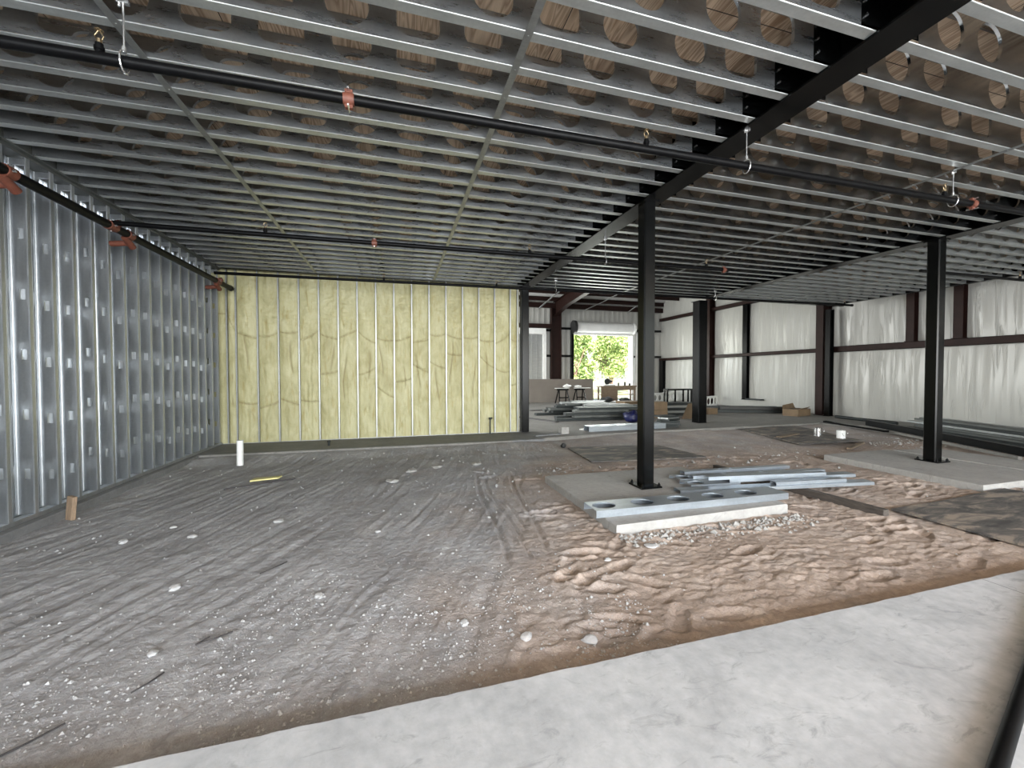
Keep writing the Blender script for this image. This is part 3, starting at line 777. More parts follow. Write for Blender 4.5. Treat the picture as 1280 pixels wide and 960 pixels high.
mb.box((-3.9, 20.28, 3.98), (7.98, 20.55, 4.2)); tag(mb.build('wall_girt', M['brown'], origin=(5, 20.4, 4.1)), 'dark brown header girt above the small closed roller door', 'girt')
mb = MB(); mb.box((-3.9, 20.40, 5.08), (15, 20.55, 5.34)); tag(mb.build('eave_strut', M['brown'], origin=(5, 20.5, 5.2)), 'dark brown eave strut along the top of the far wall', 'girt')
for (a, b, z, lab) in ((7.70, 7.99, 2.5, 'short dark girt between the closed roller door and the brown frame column'), (8.55, D0-.06, 2.5, 'short dark girt between the brown frame column and the open door'),
                       (8.55, D0-.15, 4.0, 'short dark girt at the left end of the roll-up door drum'), (D1+.2, 14.9, 4.0, 'dark girt right of the roll-up door drum'),
                       (D1+.1, 14.9, 2.5, 'dark girt on the white wall right of the open door'), (7.62, 7.99, 3.98-.1, 'short dark girt at the closed roller door housing')):
    wbox('wall_girt', (a, 20.42, z-.06), (b, 20.56, z+.06), 'black', lab, 'girt')
# open roll-up door
t = thing('roll_up_door', (11.1, 20.5, DH), 'white roll-up door coiled above the open doorway to the trees', 'door')
MB().cyl((D0+.05, 20.28, 4.06), (D1-.05, 20.28, 4.06), .29, 24).build('curtain_coil', M['white_paint'], t)
MB().box((D0, 20.25, DH-.10), (D1, 20.32, DH+.03)).build('bottom_bar', M['white_paint'], t)
MB().cyl((D0-.10, 20.28, 4.06), (D0+.05, 20.28, 4.06), .37, 20).build('end_bracket', M['rubber'], t)
MB().cyl((D1-.05, 20.28, 4.06), (D1+.05, 20.28, 4.06), .33, 20).build('end_bracket', M['white_paint'], t)
MB().box((D0-.12, 20.34, 0), (D0-.0, 20.56, DH+.15)).build('jamb', M['black'], t)
MB().box((D1+.0, 20.34, 0), (D1+.10, 20.56, DH+.15)).build('jamb', M['white_paint'], t)
MB().box((D1+.25, 20.40, 0), (D1+.65, 20.56, DH+.1)).build('track_post', M['white_paint'], t)
# closed roller door on the left
t = thing('roller_door', (6.4, 20.5, 0), 'small closed gray roller door behind the leaning gypsum boards', 'door')
mb = MB()
for k in range(9):
    x = 4.9+.29*k; mb.box((x, 20.50, 0), (x+.27, 20.53, 3.66)); mb.box((x+.27, 20.47, 0), (x+.29, 20.53, 3.66))
mb.build('panel', M['galv_strap'], t)
MB().box((4.9, 20.2, 3.64), (7.62, 20.55, 3.94)).build('housing', M['white_paint'], t)
MB().box((7.52, 20.36, 0), (7.70, 20.56, 3.66)).build('guide_rail', M['white_paint'], t)
mb = MB(); mb.box((-4.0, 20.46, 0), (4.9, 20.6, 3.9)); struct(mb.build('wall_back', M['liner']))

# ------------------------------------------------------------------ outdoors beyond the door
mb = MB(); mb.add([(-40, 20.7, -.15), (70, 20.7, -.15), (70, 90, .4), (-40, 90, .4)], [(0, 1, 2, 3)])
struct(mb.build('ground', M['grass']))
mb = MB(); mb.add([(-40, -60, -.31), (70, -60, -.31), (70, 20.7, -.31), (-40, 20.7, -.31)], [(0, 1, 2, 3)]); struct(mb.build('ground', M['gravel_yard']))
def tree(x, y, h, r, seed, label, nl=1500, ls=.28):
    rg = np.random.default_rng(seed)
    t = thing('broadleaf_tree', (x, y, -.1), label, 'tree', 'trees beyond the open door')
    mb = MB(); pts = [Vector((x, y, -.1))]
    for k in range(5): pts.append(pts[-1]+Vector((rg.normal(0, .18), rg.normal(0, .18), h*.17)))
    for k in range(5): mb.cyl(pts[k], pts[k+1], .17*(1-.15*k), 8, .17*(1-.15*(k+1)))
    for k in range(10):
        p = pts[1+k % 5]; a = rg.uniform(0, 6.28)
        mb.cyl(p, p+Vector((math.cos(a)*r*.6, math.sin(a)*r*.6, rg.uniform(.4, 1.6))), .06, 6, .02)
    mb.build('trunk', M['trunk'], t)
    cl = rg.normal(0, 1, (26, 3)); cl /= np.linalg.norm(cl, axis=1)[:, None]
    cl = cl*np.array([r, r, h*.42])*rg.uniform(.35, 1, (26, 1))+np.array([x, y, h*.55])
    c = cl[rg.integers(0, 26, nl)]+rg.normal(0, 1, (nl, 3))*np.array([.5, .5, .4])*r*.36
    q = (c[:, :2]-[x, y]); d = np.linalg.norm(q, axis=1)[:, None]; c[:, :2] = [x, y]+q*np.minimum(1, r*(.55+.42*rg.random((nl, 1)))/np.maximum(d, 1e-6))
    c[:, 2] = np.maximum(c[:, 2], .15)
    u = rg.normal(0, 1, (nl, 3)); u /= np.linalg.norm(u, axis=1)[:, None]
    v = np.cross(u, rg.normal(0, 1, (nl, 3))); v /= np.linalg.norm(v, axis=1)[:, None]
    s = ls*rg.uniform(.5, 1.2, (nl, 1))
    P = np.stack([c-u*s, c-v*s*.5, c+u*s, c+v*s*.5], 1).reshape(-1, 3)
    f = [tuple(range(4*i, 4*i+4)) for i in range(nl)]
    MB().add(P.tolist(), f).build('foliage', M['leaf'], t)
for k, (x, y, h, r, lab) in enumerate([
    (13.7, 28.5, 7.0, 1.45, 'bright leafy tree beyond the door, at the left edge of the opening'), (16.7, 29.2, 7.5, 1.5, 'leafy tree with a reddish trunk in the middle of the open doorway'),
    (19.8, 29.6, 6.2, 1.5, 'leafy tree beyond the door, at the right edge of the opening'), (15.2, 33.2, 8.5, 1.85, 'taller tree standing behind the gap left of the middle doorway tree'),
    (19.0, 33.6, 7.4, 1.9, 'taller tree standing behind the gap right of the middle doorway tree'), (22.9, 34.0, 8.0, 1.9, 'dense tree far behind on the right through the doorway'),
    (17.4, 38.6, 9.5, 2.3, 'tallest far tree seen over the middle of the doorway trees'), (22.2, 39.0, 9.0, 2.3, 'far tree on the right behind the dense doorway tree'), (12.0, 25.6, 2.2, .9, 'low bush outside the door behind the gypsum boards')]):
    tree(x, y, h, r, 20+k, lab, (5200 if k < 5 else 3600) if h > 3 else 1200, .13)

# ================================================================== things lying about
def channel(L, W, H, T, mb=None, holes=(), up_=True):
    """steel stud lying web up: web W wide, flanges down H, along x"""
    mb = mb or MB(); t = .0025; e = .012
    xs = [0]
    hs = sorted(holes)
    for (hx, rx, ry) in hs: xs += [hx-rx-.02, hx+rx+.02]
    xs.append(L)
    def q(pts, fs, smo=False): mb.add([T @ Vector(p) for p in pts], fs, smo)
    for a, b in zip(xs[0::2], xs[1::2]): q([(a, 0, H), (b, 0, H), (b, W, H), (a, W, H)], [(0, 1, 2, 3)])
    N = 20
    for hx, rx, ry in hs:
        ring = []; out = []
        for i in range(N):
            a = 2*math.pi*(i+.5)/N; c, s = math.cos(a), math.sin(a)
            ring.append((hx+rx*c, W/2+ry*s, H)); tt = min((rx+.02)/max(abs(c), 1e-6), (W/2)/max(abs(s), 1e-6)); out.append((hx+c*tt, W/2+s*tt, H))
        q(ring+out+[(x, y, H-.014) for x, y, z in ring], [(i, N+i, N+(i+1) % N, (i+1) % N) for i in range(N)]+[(i, (i+1) % N, 2*N+(i+1) % N, 2*N+i) for i in range(N)])
        for sx in (-1, 1):
            for sy in (0, W):
                cx = hx+sx*(rx+.02)
                o2 = [p for p in out if abs(p[0]-cx) < 1e-6]; o3 = [p for p in out if abs(p[1]-sy) < 1e-6 and (p[0]-hx)*sx > 0]
                if o2 and o3:
                    pa = max(o2, key=lambda p: (p[1]-W/2)*(sy-W/2)); pb = max(o3, key=lambda p: (p[0]-hx)*sx); q([pa, (cx, sy, H), pb], [(0, 1, 2)])
    for y, ins in ((0, e), (W, -e)):
        q([(0, y, H), (L, y, H), (L, y, 0), (0, y, 0), (0, y+ins, 0), (L, y+ins, 0)], [(0, 1, 2, 3), (3, 2, 5, 4)])
        q([(0, y+ins*.15, H), (L, y+ins*.15, H), (L, y+ins*.15, .002), (0, y+ins*.15, .002)], [(0, 3, 2, 1)])
    return mb
def place(x, y, z, ang, pitch=0): return Matrix.Translation((x, y, z)) @ Matrix.Rotation(R(ang), 4, 'Z') @ Matrix.Rotation(R(-pitch), 4, 'Y')
def loose(L, W, H, x, y, z, ang, label, holes=(), pitch=0, mat='galv_bright', name='steel_stud'):
    mb = channel(L, W, H, place(0, 0, 0, ang, pitch), None, holes)
    o = link(name, mb.mesh(name), M[mat], None, (x, y, z)); tag(o, label, 'stud', 'loose studs on the square pad' if mat == 'galv_bright' and y < 6 else None); return o
loose(2.47, .30, .075, 1.945, 3.70, 0.002, -1.2, 'wide galvanized joist offcut with five big holes on the pad front edge', [(.16, .13, .10), (.62, .13, .10), (1.08, .13, .10), (1.54, .13, .10), (2.0, .13, .10)], name='joist_offcut')
loose(2.77, .15, .042, 3.33, 4.17, .002, -7.6, 'longest galvanized stud in front of the loose pile on the pad')
loose(1.06, .10, .042, 4.66, 4.02, .046, -6.5, 'short galvanized stud lying on top of the longest one', pitch=0)
loose(1.92, .15, .042, 4.20, 4.30, .046, -7.4, 'galvanized stud overhanging the pad right of the holed offcut', [(.30, .07, .03)])
loose(.74, .25, .042, 3.62, 4.33, .002, -4, 'short wide galvanized offcut with one big hole on the pad', [(.15, .11, .085)], name='joist_offcut')
loose(1.74, .09, .045, 3.89, 4.33, .090, -7.8, 'upper galvanized stud stacked in the middle of the loose pile')
loose(2.10, .10, .045, 3.86, 4.58, .046, -6.2, 'galvanized stud lying second from the back of the loose pile', [(.5, .05, .025), (1.1, .05, .025)])
loose(1.80, .10, .045, 3.90, 4.80, .046, -3.4, 'rearmost galvanized stud of the loose pile with punched slots', [(.35, .04, .025), (.62, .03, .025), (.8, .03, .025)])
loose(1.9, .26, .042, 3.68, 4.62, .002, -5, 'bottom galvanized stud under the rear of the loose pile', [(.12, .09, .09)], name='joist_offcut')
# lumber in the sand
def plank(name, x0, y0, x1, y1, z, wd, th, mat, label, cat, e=.004):
    L = math.hypot(x1-x0, y1-y0); an = math.degrees(math.atan2(y1-y0, x1-x0))
    mb = MB().bbox((0, -wd/2, 0), (L, wd/2, th), e, place(0, 0, 0, an))
    o = link(name, mb.mesh(name), M[mat], None, (x0, y0, z)); return tag(o, label, cat)
plank('lumber_board', 5.14, 3.10, 5.02, 5.45, -.10, .09, .085, 'old_wood', 'dark weathered board in the sand running under the loose studs', 'board')
def sheet(pts, z, th, label, name='plywood_sheet', mat='panel'):
    n = len(pts); cx = sum(p[0] for p in pts)/n; cyy = sum(p[1] for p in pts)/n
    N = 14
    v = []; f = []
    P = [Vector((*p, 0)) for p in pts]
    for k in range(2):
        for i in range(N+1):
            for j in range(N+1):
                a = P[0].lerp(P[1], i/N); b = P[3].lerp(P[2], i/N); q = a.lerp(b, j/N)
                w_ = .006*math.sin(q.x*2.7+q.y*1.9)
                v.append((q.x-cx, q.y-cyy, w_+(th if k else 0)))
    S = (N+1)**2; ix = lambda k, i, j: k*S+i*(N+1)+j
    for i in range(N):
        for j in range(N):
            f += [(ix(1, i, j), ix(1, i+1, j), ix(1, i+1, j+1), ix(1, i, j+1)), (ix(0, i, j), ix(0, i, j+1), ix(0, i+1, j+1), ix(0, i+1, j))]
    for i in range(N):
        for (a, b) in (((i, 0), (i+1, 0)), ((i+1, N), (i, N)), ((0, i+1), (0, i)), ((N, i), (N, i+1))):
            f.append((ix(0, *a), ix(0, *b), ix(1, *b), ix(1, *a)))
    o = link(name, MB().add(v, f).mesh(name), M[mat], None, (cx, cyy, z)); return tag(o, label, 'plywood sheet')
sheet([(5.38, 2.06), (7.85, 2.10), (7.80, 3.36), (5.38, 3.20)], -.078, .018, 'stained plywood sheet on the sand beside the front slab at right')
sheet([(3.30, 6.48), (5.55, 6.24), (5.50, 7.60), (3.46, 7.88)], -.088, .018, 'dark stained plywood sheet on the dirt behind the nearest pad')
sheet([(8.46, 6.74), (10.2, 6.62), (11.3, 9.15), (9.15, 9.1)], -.058, .016, 'dark plywood sheet on the dirt near the two paint cans')
plank('lumber_board', 8.75, 7.5, 9.7, 7.80, -.0335, .12, .02, 'wood', 'pale board lying on the dark plywood sheet near the cans', 'board')
plank('lumber_board', 8.9, 6.05, 10.0, 6.5, -.075, .07, .035, 'wood', 'pale board lying on dirt in front of the paint cans', 'board')
# paint cans
def can(x, y, z, r, h, label, mat):
    t = thing('paint_can', (x, y, z), label, 'paint can')
    MB().cyl((x, y, z), (x, y, z+h), r, 20).build('body', M[mat], t)
    MB().cyl((x, y, z+h), (x, y, z+h+.008), r*1.04, 20).cyl((x, y, z), (x, y, z+.008), r*1.03, 20).build('rim', M['chrome'], t)
    mb = MB(); mb.tube([(x-r*math.cos(a), y-r-.004, z+h*.75-math.sin(a)*r*.9) for a in [math.pi*i/8 for i in range(9)]], .003, 5); mb.build('wire_handle', M['chrome'], t)
can(9.89, 7.43, -.0355, .085, .19, 'bare shiny metal paint can on the dark plywood, left of the white one', 'chrome')
can(10.03, 6.99, -.0355, .085, .19, 'white paint can standing on the plywood right of the shiny can', 'white_paint')
# pipes through the floor
t = thing('drain_pipe', (-2.65, 8.016, -.12), 'white plastic drain pipe standing up out of the dirt near the yellow wall', 'pipe')
MB().cyl((-2.65, 8.016, -.14), (-2.645, 8.016, .335), .052, 20, caps=False).cyl((-2.645, 8.016, .30), (-2.645, 8.016, .335), .046, 20).build('tube', M['white_plastic'], t)
MB().cyl((-2.645, 8.016, .325), (-2.645, 8.016, .34), .054, 20).build('rim', M['white_plastic'], t)
mb = MB().cyl((2.21, 9.80, 0), (2.21, 9.80, .36), .018, 10).cyl((2.21, 9.80, .36), (2.21, 9.80, .41), .035, 10).cyl((2.21, 9.80, .38), (2.27, 9.80, .40), .02, 8)
tag(mb.build('pipe_stub', M['dark'], origin=(2.21, 9.8, 0)), 'thin capped pipe stub at the foot of the yellow wall near its right end', 'pipe')
mb = MB().cyl((-1.39, 9.12, 0), (-1.39, 9.12, .10), .022, 10).cyl((-1.39, 9.12, .07), (-1.39, 9.12, .11), .032, 10)
tag(mb.build('pipe_stub', M['dark'], origin=(-1.39, 9.12, 0)), 'short dark pipe stub on the ledge under the yellow wall middle', 'pipe')
# wooden stake by the left wall
mb = MB(); T = Matrix.Translation((-3.44, 5.50, -.14)) @ Matrix.Rotation(R(5), 4, 'Y') @ Matrix.Rotation(R(-35), 4, 'Z')
mb.bbox((-.055, -.02, 0), (.055, .02, .30), .004, T)
tag(mb.build('wooden_stake', M['stake'], origin=(-3.43, 5.5, -.1)), 'light wooden stake leaning on the curb of the left stud wall', 'stake')
# black pipe close to the photographer
t = thing('black_steel_pipe', (2.4, .98, .06), 'thick black steel pipe on the front slab at the right bottom corner', 'pipe')
MB().cyl((1.45, .700, .027), (4.5, 1.660, .027), .026, 28).build('tube', M['pipe'], t)
MB().cyl((1.43, .694, .027), (1.47, .706, .027), .029, 28).build('end_cap', M['pipe'], t)

# ------------------------------------------------------------------ clutter along the right wall
def long_stack(name, x0, y0, x1, y1, z, wd, th, mat, label, cat): return plank(name, x0, y0, x1, y1, z, wd, th, mat, label, cat)
for k in range(6):
    for j in range(3):
        o = .17*j; dx = .35*((k*2+j) % 3)
        plank('stacked_stud', 13.25+o*.9-dx*.4583, 7.5-dx-o*.4, 11.6+o*.9, 3.9-o*.4, .02+.056*k, .12, .050, ('dark', 'stack_gray', 'stack_gray', 'galv_strap')[(k*5+j) % 4],
              'long steel stud stacked by right wall, %s layer, %s row' % (('bottom', 'second', 'third', 'fourth', 'fifth', 'top')[k], ('front', 'middle', 'back')[j]), 'stud')['group'] = 'long studs stacked by the right wall'
mb = MB().cyl((13.75, 9.75, .09), (13.45, 7.9, .09), .05, 14); tag(mb.build('black_tube', M['dark'], origin=(13.6, 8.8, .09)), 'dark steel tube lying along the right wall near the frame column', 'tube')
plank('black_steel_tube', 12.95, 8.3, 10.25, 3.6, .012, .14, .15, 'pipe', 'long black square steel tube lying in front of the stud stack', 'tube', .012)
plank('pale_conduit', 12.80, 8.385, 10.47, 4.33, -.03, .07, .055, 'far_slab', 'pale concrete-dusted rail in front of the long black tube', 'rail')
plank('lumber_board', 12.6, 9.25, 11.9, 7.2, .0, .12, .05, 'black', 'black board lying left of the long black tube', 'board')
t = thing('trash_carton', (13.9, 10.6, 0), 'open torn brown carton on the floor by the brown frame column', 'carton')
T = place(13.75, 11.1, 0, 15)
MB().box((-.45, -.25, 0), (.45, .25, .24), T).build('box_body', M['card'], t)
mb = MB(); mb.add([T @ Vector(p) for p in [(-.45, -.25, .24), (.1, -.25, .24), (.02, -.42, .34), (-.5, -.40, .30)]], [(0, 1, 2, 3)]); mb.add([T @ Vector(p) for p in [(-.45, .25, .24), (.45, .25, .24), (.40, .3, .42), (-.3, .32, .36)]], [(0, 1, 2, 3)])
so = mb.build('flap', M['card'], t); so.modifiers.new('s', 'SOLIDIFY').thickness = .008
# ------------------------------------------------------------------ clutter on the far slab
def carton(x, y, w_, d, h, ang, label, z=0):
    t = thing('cardboard_box', (x, y, z), label, 'cardboard box')
    T = place(x, y, z, ang)
    MB().bbox((-w_/2, -d/2, 0), (w_/2, d/2, h), .01, T).build('box_body', M['card'], t)
    MB().box((-w_/2-.002, -.03, h-.001), (w_/2+.002, .03, h+.002), T).box((-w_/2-.002, -.03, h-.10), (-w_/2+.001, .03, h), T).build('packing_tape', M['wood'], t)
carton(8.87, 14.2, .8, .6, .42, 6, 'brown cardboard box behind the blue bag, left of the near column')
carton(8.62, 12.0, .52, .45, .28, -5, 'lower brown cardboard box right of the near column on the far slab')
carton(8.62, 12.0, .50, .44, .26, -2, 'upper brown cardboard box stacked right of the near column', .283)
carton(11.2, 12.5, .5, .4, .22, 10, 'small brown cardboard box just right of the thick far column')
# blue bag
def lump(name, x, y, z, r, sq, mat, seed, label, cat, n=3, amp=.28):
    import bmesh
    bm = bmesh.new(); bmesh.ops.create_icosphere(bm, subdivisions=n, radius=1)
    for v in bm.verts:
        a = 1+amp*float(fbm(np.array(v.co.x*1.7+seed), np.array(v.co.y*1.7+v.co.z*1.3), 3))
        v.co = Vector((v.co.x*r[0]*a, v.co.y*r[1]*a, max(-.0, (v.co.z*.5+.5)*a)*r[2]*2*sq))
    for f in bm.faces: f.smooth = n > 2
    me = bpy.data.meshes.new(name); bm.to_mesh(me); bm.free()
    o = link(name, me, M[mat], None, (x, y, z)); return tag(o, label, cat)
lump('blue_bag', 6.9, 10.85, 0, (.26, .2, .17), 1, 'blue', 3, 'crumpled dark blue plastic bag on the far slab left of the near column', 'bag')
loose(2.35, .28, .14, 4.72, 9.40, .001, 1.5, 'long galvanized joist with dark holes lying on the far slab edge', [(.3, .13, .09), (.8, .13, .09), (1.3, .13, .09), (1.8, .13, .09)], name='joist_offcut')
# long pile of dark studs
rr = random.Random(4)
for k in range(30):
    lay = k//6; j = k % 6
    x0 = 4.9+.35*(j % 3)+rr.uniform(-.2, .4)+lay*.22; y0 = 12.0+j*.62+rr.uniform(-.05, .05); L = min(rr.uniform(2.4, 3.9)-.2*lay, 8.2-x0)
    plank('piled_stud', x0, y0, x0+L, y0+rr.uniform(-.3, -.08), .004+.084*lay, .26, .078, ('dark', 'stack_gray', 'dark', 'dark', 'galv_strap', 'stack_gray', 'dark')[(k*3+lay) % 7],
          'dark steel stud in the long far pile, %s layer, %s from front' % (('bottom', 'second', 'middle', 'fourth', 'top')[lay], ORD[j]), 'stud')['group'] = 'dark studs piled on the far slab'
for k in range(5):
    plank('piled_stud', 9.2, 12.45+.03*k, 10.4+.05*(k % 2), 12.4+.03*k, .005+.092*k, .45, .085, 'galv_strap' if k % 2 else 'dark', 'short gray stud stacked left of the thick far column, %s from floor' % ORD[k], 'stud')['group'] = 'short stud stack by the thick column'
for k in range(7):
    a = rr.uniform(-25, 25); T = place(0, 0, 0, a)
    mb = MB().bbox((-.28+rr.uniform(-.04, .04), -.16, 0), (.28, .16, .042), .006, T)
    o = link('metal_offcut', mb.mesh('metal_offcut'), M['dark' if k != 5 else 'galv_strap'], None, (7.35+rr.uniform(-.05, .05), 9.75+rr.uniform(-.04, .04), .003+.046*k))
    tag(o, 'metal offcut in messy heap before the thick far column, %s from floor' % ORD[k], 'offcut', 'heap of sheet metal offcuts')
mb = MB(); mb.add([(9.05, 11.3, 0), (9.55, 11.2, 0), (9.5, 11.35, .5), (9.35, 11.36, .5)], [(0, 1, 2, 3)]); o = mb.build('cardboard_flap', M['card'], origin=(9.3, 11.3, 0)); o.modifiers.new('s', 'SOLIDIFY').thickness = .012
tag(o, 'tan cardboard piece leaning against the thick black column', 'cardboard')
# white perforated joists standing on edge near the right wall
def white_joist(x0, y0, x1, y1, h, label, nh):
    t = thing('perforated_joist', (x0, y0, 0), label, 'joist', 'white perforated joists by the far right wall')
    L = math.hypot(x1-x0, y1-y0); an = math.degrees(math.atan2(y1-y0, x1-x0)); mb = MB()
    T = place(x0, y0, 0, an) @ Matrix.Translation((0, h, 0)) @ Matrix.Rotation(R(90), 4, 'X') @ Matrix.Translation((0, 0, 0))
    T = place(x0, y0, 0.0, an) @ Matrix.Rotation(R(90), 4, 'X')
    channel(L, h, .10, T, mb, [(L*(i+.5)/nh, .15, .15) for i in range(nh)])
    mb.build('section', M['white_paint'], t)
white_joist(12.7, 18.2, 15.0-.2, 19.2, .50, 'white perforated joist on edge behind the black stand, far right', 5)
white_joist(13.62, 15.45, 14.66, 15.95, .46, 'white perforated joist on edge right of the thick far column', 3)
# dark heap along far right wall
for k in range(6):
    plank('dark_bundle', 11.5+.22*(k % 3)+.1*(k//3), 13.3-.22*(k % 3), 14.2+.1*(k % 3), 12.3-.3*(k % 3), .005+.12*(k//3), .11, .11, 'rubber' if k % 2 else 'dark', 'dark bundled stud in the heap by the far right wall, %s down' % ORD[5-k], 'stud')['group'] = 'dark bundle heap by the far right wall'
# black stand
t = thing('black_stand', (14.0, 17.6, 0), 'black four-legged steel stand among the white joists', 'stand')
for k, x in enumerate((13.25, 13.72, 14.2, 14.7)): MB().box((x-.035, 17.6, 0), (x+.035, 17.67, .70)).build('leg', M['black'], t)
MB().box((13.2, 17.55, .66), (14.75, 17.9, .74)).build('top_rail', M['black'], t)
for x in (13.25, 14.7): MB().box((x-.035, 17.83, 0), (x+.035, 17.9, .70)).build('leg', M['black'], t)
# leaning gypsum boards
t = thing('gypsum_board_stack', (8.5, 20.0, 0), 'stack of gray-brown gypsum boards leaning on edge at the far wall', 'board stack')
T = Matrix.Translation((6.65, 20.12, 0)) @ Matrix.Rotation(R(-4), 4, 'X')
for k in range(4): MB().box((.0+.01*k, -.016*k-.015, 0), (3.66+.012*k, -.016*k, 1.24), T).build('gypsum_board', M['board'], t)
# saw horses
def sawhorse(x, y, h, w_, label):
    t = thing('sawhorse', (x, y, 0), label, 'sawhorse')
    MB().bbox((x-w_/2, y-.05, h-.09), (x+w_/2, y+.05, h), .005).build('top_beam', M['black'], t)
    for sx in (-1, 1):
        for sy in (-1, 1):
            MB().cyl((x+sx*(w_/2-.1), y+sy*.04, h-.06), (x+sx*(w_/2-.02), y+sy*.28, 0), .03, 6).build('leg', M['black'], t)
    MB().box((x-w_/2+.05, y-.17, .28), (x+w_/2-.05, y-.14, .33)).build('brace', M['black'], t)
sawhorse(8.15, 19.2, .76, .62, 'black folding sawhorse, left of the two in front of the gypsum boards')
sawhorse(9.15, 19.3, .76, .58, 'black folding sawhorse, right of the two in front of the gypsum boards')
plank('lumber_board', 7.75, 19.2, 8.5, 19.25, .765, .2, .03, 'white_paint', 'white scrap panel lying on the left sawhorse', 'board')
plank('lumber_board', 8.85, 19.3, 9.75, 19.3, .765, .18, .03, 'white_paint', 'white scrap panel lying on the right sawhorse', 'board')
lump('white_paper_heap', 8.4, 19.25, .80, (.24, .12, .09), 1, 'white_paint', 8, 'crumpled white sheet on the left sawhorse', 'sheet', 2)
lump('white_paper_heap', 9.05, 19.3, .80, (.22, .12, .06), 1, 'white_paint', 12, 'crumpled white sheet on the right sawhorse', 'sheet', 2)
# workbench
t = thing('workbench', (11.6, 20.0, 0), 'wooden workbench with shelf standing in front of the open door', 'workbench')
MB().bbox((10.55, 19.6, .80), (12.75, 20.15, .87), .006).build('bench_top', M['wood'], t)
for x in (10.6, 11.5, 12.62):
    for y in (19.65, 20.05): MB().box((x, y, 0), (x+.09, y+.06, .80)).build('leg', M['wood'], t)
MB().box((10.6, 19.62, .36), (12.7, 20.1, .40)).build('shelf', M['wood'], t)
MB().box((10.6, 19.62, .62), (12.7, 19.66, .80)).build('apron', M['wood'], t)
MB().box((10.6, 19.63, .05), (11.5, 19.66, .62)).build('side_panel', M['wood'], t)
t = thing('miter_saw', (11.1, 19.85, .87), 'dark miter saw with white guard on the left of the workbench', 'saw')
MB().bbox((10.75, 19.65, .871), (11.45, 20.05, .95), .01).build('saw_base', M['white_paint'], t)
MB().cyl((11.05, 19.82, 1.10), (11.05, 19.88, 1.10), .17, 18).build('blade_guard', M['dark'], t)
MB().cyl((11.1, 19.9, 1.15), (11.35, 19.9, 1.10), .07, 10).build('motor', M['rubber'], t)
for x, r_, h_, nm, mt_ in ((11.75, .05, .16, 'dark can near the middle of the workbench', 'rubber'), (12.15, .06, .20, 'dark jar right of the middle of the workbench', 'dark'), (12.45, .07, .12, 'dark tin at the right end of the workbench', 'rubber')):
    t = thing('tool_can', (x, 19.85, .87), nm, 'can')
    MB().cyl((x, 19.85, .871), (x, 19.85, .87+h_), r_, 12).build('body', M[mt_], t); MB().cyl((x, 19.85, .87+h_), (x, 19.85, .88+h_), r_*.8, 12).build('lid', M[mt_], t)
lump('tool_bag', 10.75, 19.3, 0, (.38, .2, .14), 1, 'rubber', 15, 'black tool bag on the floor at the left foot of the workbench', 'bag', 3, .2)
lump('tool_bag', 11.75, 19.2, 0, (.3, .2, .12), 1, 'rubber', 21, 'dark cloth bag on the floor in front of the workbench', 'bag', 3, .2)
# bits on the slab edge
o = MB().bbox((3.9, 9.25, 0), (4.1, 9.45, .17), .006).build('concrete_block', M['pad'], origin=(4, 9.35, 0)); tag(o, 'small pale concrete block on the far slab right of the yellow wall end', 'block')
plank('lumber_board', 3.15, 9.1, 3.85, 9.24, .001, .12, .03, 'curb', 'flat gray board at the foot of the wall end column', 'board')
plank('metal_offcut', 4.70, 9.80, 4.95, 9.95, .001, .14, .02, 'white_paint', 'small white scrap on the far slab left of the lying joist', 'scrap')
plank('lumber_board', 4.0, 13.4, 4.75, 11.6, .001, .14, .03, 'rebar', 'dark narrow board lying on the far slab before the stud pile', 'board')
plank('lumber_board', 5.2, 15.6, 7.2, 15.9, .001, .14, .03, 'rebar', 'dark board lying on the far slab in front of the gypsum boards', 'board')
lump('dark_rag', 3.42, 8.02, ground(3.42, 8.02), (.07, .06, .05), 1, 'rubber', 30, 'small dark clod at the corner of the dark plywood sheet', 'clod', 2)
o = sheet([(-2.07, 6.62), (-1.72, 6.70), (-1.70, 6.82), (-2.05, 6.76)], ground(-1.9, 6.7)+.02, .02, 'small yellow foam scrap on the gray dirt between drain pipe and tracks', 'foam_scrap', 'yellow_scrap'); o['category'] = 'scrap'

